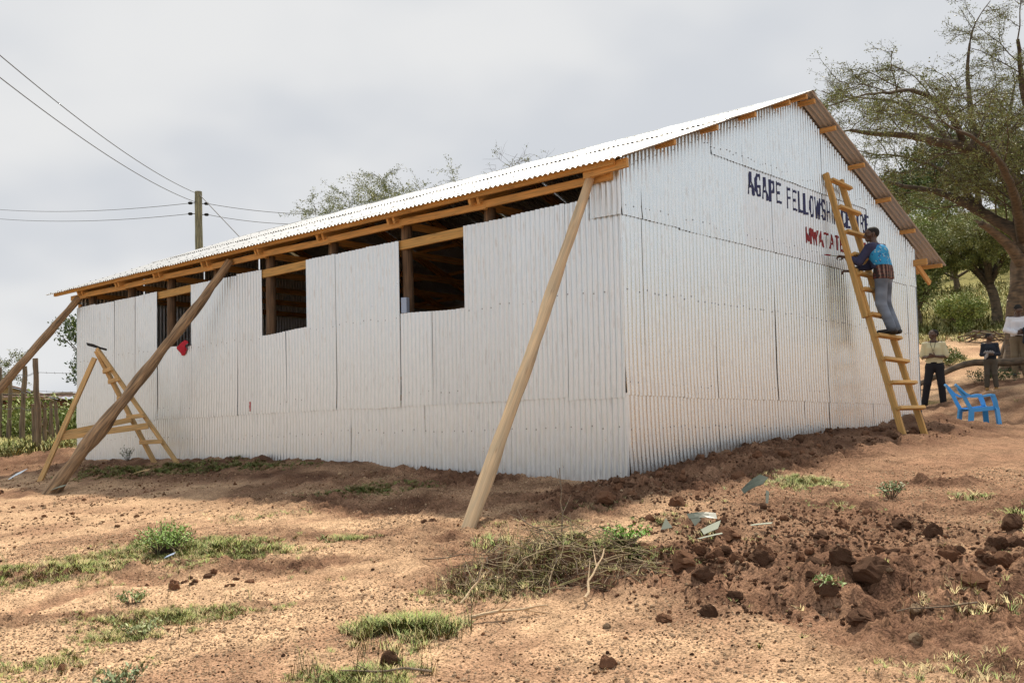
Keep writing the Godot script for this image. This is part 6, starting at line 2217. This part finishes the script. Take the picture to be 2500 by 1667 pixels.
	var wm := person("man in a white long-sleeved shirt and khaki trousers looking down at his hands", Vector3(x, land(x, z), z), 0.3, 1.74, J, {"shirt": white, "trousers": khaki, "shoes": shoe, "sleeve": 1.9, "hem": 0.05, "bulk": 1.1})
	var jk := Flesh.new(Vector3(0.02, 0.6, 0.1), Vector3(0.5, 1.35, 0.55), 0.014)
	jk.bone(Vector3(0.28, 1.16, 0.22), Vector3(0.14, 1.10, 0.33), 0.07, 0.06, 0.04)
	jk.bone(Vector3(0.26, 1.1, 0.28), Vector3(0.27, 0.82, 0.30), 0.08, 0.10, 0.05)
	jk.bone(Vector3(0.16, 1.06, 0.33), Vector3(0.15, 0.84, 0.33), 0.05, 0.07, 0.05)
	jk.bone(Vector3(0.30, 0.84, 0.3), Vector3(0.12, 0.80, 0.33), 0.05, 0.045, 0.05)
	var jm := MB.new()
	jk.into(jm)
	tag(put("jacket", jm.commit(navy), self, wm.transform), "dark jacket hung over the white-shirted man's arm", "jacket")
	# painter on the ladder: faces the wall (-x), leaning and reaching to the picture's left
	J = stance()
	# own axes: +z is towards the wall, +x (his left) is towards the hall's near corner
	J.pelvis = Vector3(0.06, 0.93, 0.03)
	J.chest = Vector3(0.05, 1.25, 0.1)
	J.neck = Vector3(0.03, 1.42, 0.15)
	J.head = Vector3(0.04, 1.57, 0.195)
	J.face = Vector3(0.62, 0.02, 0.78)
	J.shL = Vector3(0.2, 1.375, 0.15)
	J.shR = Vector3(-0.14, 1.38, 0.13)
	J.elL = Vector3(0.27, 1.14, 0.31)
	J.wrL = Vector3(0.29, 1.24, 0.52)
	J.hdL = Vector3(0.25, 0.2, 0.9)
	J.elR = Vector3(0, 1.07, 0.28)
	J.wrR = Vector3(0.2, 1.02, 0.49)
	J.hdR = Vector3(0.4, 0.1, 0.9)
	J.pnL = Vector3(0.3, -1, 0)
	J.pnR = Vector3(0.3, -1, 0.2)
	J.thL = Vector3(0, 0.4, 1)
	J.thR = Vector3(0, 1, 0)
	J.curl = 1.1
	J.hpL = Vector3(0.14, 0.9, 0.02)
	J.hpR = Vector3(-0.04, 0.9, 0.03)
	J.knL = Vector3(0.1, 0.49, 0.06)
	J.knR = Vector3(-0.1, 0.5, 0.07)
	J.anL = Vector3(0.03, 0.1, -0.06)
	J.anR = Vector3(-0.15, 0.1, -0.06)
	J.toL = Vector3(0.06, 0.04, 0.13)
	J.toR = Vector3(-0.13, 0.04, 0.13)
	var dots := func(p: Vector3) -> Color:
		var q := noise_c.get_noise_3d(p.x * 2600.0, p.y * 2600.0, p.z * 2600.0)
		var r := noise_c.get_noise_3d(p.x * 2000.0 + 500.0, p.y * 2000.0, p.z * 2000.0)
		var c := Color(0.025, 0.29, 0.56)
		if q > 0.47:
			c = Color(0.55, 0.62, 0.5)
		elif r > 0.38:
			c = Color(0.01, 0.06, 0.25)
		return c
	var den := func(p: Vector3) -> Color:
		var q := noise_b.get_noise_3d(p.x * 160.0, p.y * 320.0, p.z * 160.0)
		return Color(0.15, 0.19, 0.25) * (1.0 + 1.2 * q)
	var at := Vector3(0.85, 1.725, -5.18)
	var pt := person("young painter in a blue dotted waistcoat and faded jeans standing high on the ladder", at, -PI * 0.5, 1.56, J, {"shirt": indigo, "trousers": denim, "trouser_tint": den, "shoes": shoe, "sleeve": 1.75, "hem": 0.1, "bulk": 1.2})
	var vs := Flesh.new(Vector3(-0.35, 0.85, -0.35), Vector3(0.45, 1.6, 0.4), 0.0145)
	vs.bone(J.pelvis + Vector3(0.06, 0.12, -0.005), J.chest + Vector3(0.07, 0, -0.005), 0.122, 0.126, 0.04)
	vs.bone(J.pelvis + Vector3(-0.06, 0.12, -0.005), J.chest + Vector3(-0.07, 0, -0.005), 0.122, 0.130, 0.04)
	vs.bone(J.chest + Vector3(0, 0.03, -0.01), J.neck - Vector3(0, 0.09, 0.01), 0.150, 0.125, 0.04)
	vs.cut(J.pelvis + Vector3(0, 0.14, 0), Vector3.DOWN)
	vs.cut(J.neck - Vector3(0, 0.03, 0.0), Vector3(0, 1, 0.1).normalized())
	var vm := MB.new()
	vs.into(vm, dots)
	put("waistcoat", vm.commit(M.tint), pt)
	var plaid := func(p: Vector3) -> Color:
		var a := sin(p.x * 95.0 + p.z * 60.0)
		var bb := sin(p.y * 120.0)
		var c := Color(0.12, 0.035, 0.03)
		if a > 0.55 or bb > 0.6:
			c = Color(0.022, 0.012, 0.014)
		if a < -0.75:
			c = Color(0.28, 0.20, 0.16)
		return c
	var ws := Flesh.new(Vector3(-0.3, 0.7, -0.3), Vector3(0.4, 1.2, 0.3), 0.0145)
	ws.bone(J.pelvis + Vector3(0.06, 0.1, -0.01), J.pelvis + Vector3(0.075, -0.05, -0.01), 0.122, 0.13, 0.03)
	ws.bone(J.pelvis + Vector3(-0.06, 0.1, -0.01), J.pelvis + Vector3(-0.075, -0.05, -0.01), 0.122, 0.13, 0.03)
	ws.cut(J.pelvis + Vector3(0, 0.15, 0), Vector3.UP)
	ws.cut(J.pelvis + Vector3(0, -0.07, 0), Vector3.DOWN)
	var wmb := MB.new()
	ws.into(wmb, plaid)
	put("tied_shirt", wmb.commit(M.tint), pt)
	# brush held up to the last letter
	var bh := MB.new()
	bh.tube([Vector3(0.30, 1.245, 0.57), Vector3(0.32, 1.29, 0.75)], [0.009, 0.007], 8)
	var br := Node3D.new()
	br.name = numbered("paint_brush")
	add_child(br)
	br.transform = pt.transform
	tag(br, "small brush with pale handle held against the sign by the painter", "paint brush")
	put("handle", bh.commit(M.scrap_pale), br)
	bh = MB.new()
	bh.tube([Vector3(0.32, 1.29, 0.75), Vector3(0.325, 1.30, 0.80), Vector3(0.33, 1.31, 0.85)], [0.012, 0.014, 0.005], 8)
	put("bristles", bh.commit(M.red_paint), br)

# ---------------------------------------------------------------- fence, sheds, power line
func build_left_side() -> void:
	rng.seed = 201
	var posts := [[-19.99, -1.48, 1.62, 0.055, "dark fence post, second from the left edge"], [-18.21, -1.06, 1.92, 0.06, "dark fence post, third from the left edge"], [-15.85, -0.37, 2.0, 0.065, "tallest grey fence post, leaning left, nearest the hall"], [-20.67, -1.53, 1.99, 0.055, "fence post cut by the left edge of the picture"],
		[-16.1, -0.42, 1.02, 0.05, "short thick picket beside the tallest post"], [-16.61, -0.9, 1.05, 0.032, "thin bent picket right of the tallest post"], [-17.21, -1.3, 1.08, 0.038, "thin pale picket, middle of the picket row"], [-18.33, -1.9, 1.1, 0.045, "picket farthest right, next to the hall"], [-16.9, -1.0, 0.7, 0.03, "short broken picket between two taller pickets"], [-17.7, -1.5, 0.8, 0.03, "low crooked picket near the hall corner"]]
	for q in posts:
		var g := land(q[0], q[1])
		var o := pole("fence_post", self, Vector3(q[0], g - 0.3, q[1]), Vector3(q[0] + rnd(-0.06, 0.02), q[2] + 0.02, q[1] + rnd(-0.04, 0.04)), q[3] * 1.1, q[3] * 0.85, M.pole_grey, 0.02, 9, 0.14)
		tag(o, q[4], "fence post", "posts and pickets of the yard fence")
	var raw := [["split rail lying slantwise behind the pickets", Vector3(-16.6, 1.05, -0.8), Vector3(-18.9, 0.25, -1.9), 0.04], ["second slanting rail below the first, behind the pickets", Vector3(-16.4, 0.75, -0.7), Vector3(-18.2, 0.2, -1.6), 0.035], ["thin top rail across the picket heads", Vector3(-15.95, 1.12, -0.6), Vector3(-18.2, 1.08, -1.75), 0.022], ["dead slanting bough propped toward the hall", Vector3(-17.6, 1.35, -2.6), Vector3(-20.2, 0.75, -3.6), 0.055]]
	for q in raw:
		tag(pole("rail", self, q[1], q[2], q[3], q[3] * 0.75, M.pole_grey, 0.04, 8, 0.1), q[0], "fence rail")
	# barbed wire
	for i in 3:
		var y: float = [1.72, 1.32, 0.95][i]
		var mb := MB.new()
		var a := Vector3(-21.5, y + 0.06, -1.65)
		for seg in [[a, Vector3(-18.21, y + 0.02, -1.0)], [Vector3(-18.21, y + 0.02, -1.0), Vector3(-15.85, y, -0.31)], [Vector3(-15.85, y, -0.31), Vector3(-13.3, y - 0.02, -1.6)]]:
			var pts := []
			for k in 9:
				pts.append(seg[0].lerp(seg[1], k / 8.0) + Vector3(0, -0.05 * sin(PI * k / 8.0), 0))
			mb.tube(pts, taper(9, 0.0045, 0.0045), 4, false)
			for k in 14:
				var p: Vector3 = seg[0].lerp(seg[1], (k + 0.5) / 14.0) + Vector3(0, -0.05 * sin(PI * (k + 0.5) / 14.0), 0)
				mb.tube([p - Vector3(0.0, 0.025, 0.01), p + Vector3(0.01, 0.025, 0.012)], [0.003, 0.003], 3, false)
		tag(put("barbed_wire", mb.commit(M.wire), self), "strand of barbed wire on the fence posts, %s" % ["topmost", "middle one", "lowest"][i], "barbed wire")
	# dead stump hung with creeper
	var st := thing("dead_stump", "dead upright tree stump hung with creeper beside the brick shed", "tree stump", Vector3(-20.4, land(-20.4, -4.4), -4.4))
	var sm := MB.new()
	limb(sm, [Vector3(0.25, -0.3, 0), Vector3(0.2, 0.7, 0), Vector3(-0.02, 1.4, 0), Vector3(-0.1, 2.15, 0.05)], 0.16, 0.10, 9)
	put("trunk", sm.commit(M.bark), st)
	var pl := []
	var ti := []
	for i in 260:
		var a := rnd(0, TAU)
		pl.append(Transform3D(Basis(rdir(), rnd(0, TAU)).scaled(Vector3.ONE * rnd(0.06, 0.1)), Vector3(-0.1 + cos(a) * rnd(0.1, 0.4), rnd(1.4, 2.25) - absf(cos(a)) * 0.1, sin(a) * 0.25)))
		ti.append(MID_TONES[rng.randi() % 3] * rnd(0.7, 1.2))
	scatter("creeper", M.spray, st, pl, ti)
	# brick shed with flat rusty roof
	var sh := thing("brick_shed", "low brick shed with a rusty flat iron roof behind the fence", "shed", Vector3(-33.2, 0, -8.4), 1.15)
	var gy0 := land(-33.2, -8.4) - 0.3
	var core := MB.new()
	core.box(Transform3D(Basis(), Vector3(0, (gy0 + 1.25) * 0.5, 0)), Vector3(3.6, 1.25 - gy0, 2.4))
	put("wall", core.commit(plain(lin(0.10, 0.07, 0.055), 0.95)), sh)
	var bk := MB.new()
	bk.box(Transform3D(), Vector3(0.235, 0.068, 0.02), 0.006)
	var bmesh := [bk.commit(plain(lin(0.22, 0.085, 0.055), 0.9)), bk.commit(plain(lin(0.16, 0.065, 0.045), 0.9)), bk.commit(plain(lin(0.26, 0.11, 0.07), 0.9))]
	for r in 10:
		for c in 14:
			var ox := (0.12 if r % 2 else 0.0)
			put("brick", bmesh[rng.randi() % 3], sh, Transform3D(Basis(), Vector3(-1.66 + c * 0.247 + ox, 0.42 + r * 0.08, 1.205)))
	var rf := MB.new()
	var prev := []
	for i in 61:
		var xx := -2.1 + 4.2 * i / 60.0
		var y := 1.36 + 0.02 * cos(i * PI * 0.5)
		var row := [Vector3(xx, y + 0.12, -1.6), Vector3(xx, y - 0.02, 1.6)]
		if i > 0:
			rf.poly([prev[0], prev[1], row[1], row[0]], Vector3(0, -5, 0))
			rf.poly([prev[0] - Vector3(0, 0.004, 0), prev[1] - Vector3(0, 0.004, 0), row[1] - Vector3(0, 0.004, 0), row[0] - Vector3(0, 0.004, 0)], Vector3(0, 9, 0))
		prev = row
	put("roof", rf.commit(M.rust), sh)
	for i in 3:
		pole("roof_pole", sh, Vector3(-2.0 + i * 0.9, 1.44, 1.3), Vector3(-0.4 + i * 1.1, 1.47, 0.9), 0.04, 0.03, M.pole_grey, 0.02, 7)
	# tan plastered house
	var hs := thing("tan_house", "tan plastered house with low pitched roof at the far left edge", "house", Vector3(-41.6, 0, -9.2), 1.1)
	var hy := land(-41.2, -8.6) - 0.3
	var wl := MB.new()
	var prof := [Vector2(-3.0, hy), Vector2(3.0, hy), Vector2(3.0, 1.25), Vector2(0.0, 2.15), Vector2(-3.0, 1.25)]
	var fr := []
	var bkk := []
	for q in prof:
		fr.append(Vector3(q.x, q.y, 2.0))
		bkk.append(Vector3(q.x, q.y, -2.0))
	wl.poly(fr, Vector3(0, 0.5, 0))
	wl.poly(bkk, Vector3(0, 0.5, 0))
	for i in 5:
		wl.poly([fr[i], fr[(i + 1) % 5], bkk[(i + 1) % 5], bkk[i]], Vector3(0, 0.5, 0))
	put("wall", wl.commit(M.plaster), hs)
	for sg in [1.0, -1.0]:
		var rm := MB.new()
		rm.box(Transform3D(Basis(Vector3(0, 0, 1), -0.291 * sg), Vector3(1.62 * sg, 1.74, 0)), Vector3(3.5, 0.05, 4.5), 0.01)
		put("roof", rm.commit(M.rust), hs)
	# ---- power pole and lines
	var pp := thing("utility_pole", "greenish wooden power pole rising behind the hall roof", "utility pole", Vector3(-23.3, land(-23.3, -8.75), -8.75))
	var g := pp.position.y
	pole("pole", pp, Vector3(0.12, -0.5, 0), Vector3(0, 7.86 - g, 0), 0.155, 0.115, M.pole_green, 0.008, 12, 0.03)
	for i in 4:
		var im := MB.new()
		var y: float = [7.48, 7.13, 7.46, 7.10][i] - g
		var d := Vector3(-0.67, 0, 0.74) if i < 2 else Vector3(0.67, 0, -0.74)
		d = Vector3(-0.74, 0, -0.67) * 0.0 + d
		im.tube([Vector3(0, y, 0) + d * 0.08, Vector3(0, y, 0) + d * 0.2], [0.012, 0.012], 6)
		im.tube([Vector3(0, y, 0) + d * 0.18, Vector3(0, y, 0) + d * 0.22, Vector3(0, y, 0) + d * 0.30, Vector3(0, y, 0) + d * 0.33], [0.02, 0.05, 0.05, 0.02], 8)
		put("insulator", im.commit(M.dark), pp)
	var tip := Vector3(-23.3, 7.86, -8.75)
	var lines := [
		["power line from upper left to the pole top, upper of the pair", tip + Vector3(0, -0.06, 0.1), Vector3(-7.27, 6.69, 5.33), 0.35, 0.009],
		["power line from upper left to the pole, lower of the pair", tip + Vector3(0, -0.36, 0.1), Vector3(-7.30, 6.32, 5.32), 0.35, 0.009],
		["thin line running level to the left from the pole, upper one", tip + Vector3(-0.2, -0.38, 0.2), Vector3(-42.07, 9.96, -8.45), 0.25, 0.009],
		["thin line running level to the left from the pole, lower one", tip + Vector3(-0.2, -0.73, 0.2), Vector3(-42.10, 9.56, -8.46), 0.25, 0.009],
		["thin line running right from the pole behind the roof, upper one", tip + Vector3(0.2, -0.40, -0.2), Vector3(-19.64, 8.29, -17.47), 0.5, 0.009],
		["thin line running right from the pole behind the roof, lower one", tip + Vector3(0.2, -0.76, -0.2), Vector3(-20.67, 8.02, -16.58), 0.5, 0.009],
		["slanting stay wire from the pole down behind the roof", tip + Vector3(0.05, -0.1, 0.0), Vector3(-17.69, 4.68, -7.61), 0.0, 0.014]]
	for q in lines:
		var mb := MB.new()
		var pts := []
		for k in 25:
			var s := k / 24.0
			pts.append(q[1].lerp(q[2], s) + Vector3(0, -q[3] * 4.0 * s * (1.0 - s), 0))
		mb.tube(pts, taper(25, q[4], q[4]), 5, false)
		tag(put("power_line", mb.commit(M.wire), self), q[0], "power line")
	# ---- fallen limb and brush on the right
	var lm := MB.new()
	rng.seed = 207
	var la := Vector3(-3.0, land(-3.0, -16.2) + 0.12, -16.2)
	var lb := Vector3(-1.35, land(-1.35, -17.0) + 0.42, -17.0)
	limb(lm, [la, la.lerp(lb, 0.3) + Vector3(0, 0.10, 0), la.lerp(lb, 0.6) + Vector3(0, 0.2, 0), lb, lb + Vector3(1.4, 0.1, -0.3)], 0.06, 0.11, 9)
	tag(put("fallen_limb", lm.commit(M.bark), self), "crooked fallen limb lying behind the boy's legs", "tree limb")
	var bp := MB.new()
	for i in 30:
		var p := Vector3(-4.1 + rnd(-0.9, 1.2), 0, -25.6 + rnd(-0.4, 0.4))
		p.y = land(p.x, p.z) + rnd(0.05, 0.35)
		var d := Vector3(rnd(-1, 1), rnd(-0.15, 0.3), rnd(-0.4, 0.4)).normalized() * rnd(0.5, 1.3)
		bp.tube([p - d * 0.5, p + rdir() * 0.08, p + d * 0.5], [0.03, 0.024, 0.01], 5, false)
	tag(put("brush_pile", bp.commit(M.bark), self), "pile of cut thorn branches on the terrace below the umbrella acacia", "brush pile")

# ---------------------------------------------------------------- sky
func sky_image() -> Image:
	var w := 1024
	var h := 512
	var f := FastNoiseLite.new()
	f.seed = 17
	f.frequency = 0.9
	f.fractal_octaves = 5
	f.fractal_gain = 0.5
	var f2 := FastNoiseLite.new()
	f2.seed = 29
	f2.frequency = 2.2
	f2.fractal_octaves = 4
	var data := PackedFloat32Array()
	data.resize(w * h * 3)
	var k := 0
	for y in h:
		var el := PI * 0.5 - PI * (y + 0.5) / h
		var ce := cos(el)
		var se := sin(el)
		for x in w:
			var az := TAU * (x + 0.5) / w
			var c: Color
			if el > -0.06:
				var flat := 1.0 / (0.28 + maxf(se, 0.0)) # clouds lie in a layer: they crowd toward the horizon
				var p := Vector3(sin(az) * ce * flat, se * 0.6, cos(az) * ce * flat)
				var n1 := f.get_noise_3dv(p * 1.05)
				var n2 := f2.get_noise_3dv(p * 1.1)
				var q := clampf(0.52 + n1 * 0.95 + n2 * 0.3, 0.0, 1.0)
				c = Color(0.615, 0.64, 0.68).lerp(Color(0.76, 0.765, 0.77), smoothstep(0.1, 0.9, q))
			else:
				c = Color(0.30, 0.24, 0.17)
			data[k] = c.r
			data[k + 1] = c.g
			data[k + 2] = c.b
			k += 3
	return Image.create_from_data(w, h, false, Image.FORMAT_RGBF, data.to_byte_array())

func _ready() -> void:
	# camera
	var cam := Camera3D.new()
	cam.name = "camera"
	cam.transform = Transform3D(Basis(Vector3(0.738689, -0.022373, -0.673675), Vector3(0.051899, 0.99837, 0.023751), Vector3(0.672045, -0.052508, 0.738646)).orthonormalized(), Vector3(6.849, 0.9726, 9.362))
	cam.fov = 36.197
	cam.near = 0.05
	cam.far = 1500.0
	add_child(cam)
	cam.current = true
	# sky
	var env := Environment.new()
	env.background_mode = Environment.BG_SKY
	var sky := Sky.new()
	var pano := PanoramaSkyMaterial.new()
	pano.panorama = ImageTexture.create_from_image(sky_image())
	pano.energy_multiplier = 1.0
	sky.sky_material = pano
	env.sky = sky
	env.ambient_light_source = Environment.AMBIENT_SOURCE_SKY
	env.tonemap_mode = Environment.TONE_MAPPER_LINEAR
	env.tonemap_exposure = 1.06
	env.sdfgi_enabled = true
	env.ssao_enabled = true
	env.ssil_enabled = true
	var we := WorldEnvironment.new()
	we.name = "world_environment"
	we.environment = env
	add_child(we)
	# sun, high behind the hall
	var sun := DirectionalLight3D.new()
	sun.name = "sun"
	sun.light_energy = 1.6
	sun.light_color = Color(1.0, 0.95, 0.87)
	sun.light_angular_distance = 2.0
	sun.shadow_enabled = true
	add_child(sun)
	sun.look_at_from_position(Vector3.ZERO, Vector3(0.26, -1.0, 0.62))
	noise_a.seed = 1
	noise_a.frequency = 0.01
	noise_a.fractal_octaves = 3
	noise_b.seed = 2
	noise_b.frequency = 0.01
	noise_b.fractal_octaves = 3
	noise_c.seed = 3
	noise_c.frequency = 0.01
	noise_c.fractal_octaves = 2
	var t0 := Time.get_ticks_msec()
	make_materials()
	print("materials ", Time.get_ticks_msec() - t0)
	solve_land()
	build_ground()
	print("ground ", Time.get_ticks_msec() - t0)
	build_hall()
	print("hall ", Time.get_ticks_msec() - t0)
	build_props()
	build_stones()
	build_litter()
	print("props ", Time.get_ticks_msec() - t0)
	build_people()
	print("people ", Time.get_ticks_msec() - t0)
	build_trees()
	print("trees ", Time.get_ticks_msec() - t0)
	build_grass()
	build_left_side()
	print("done ", Time.get_ticks_msec() - t0)
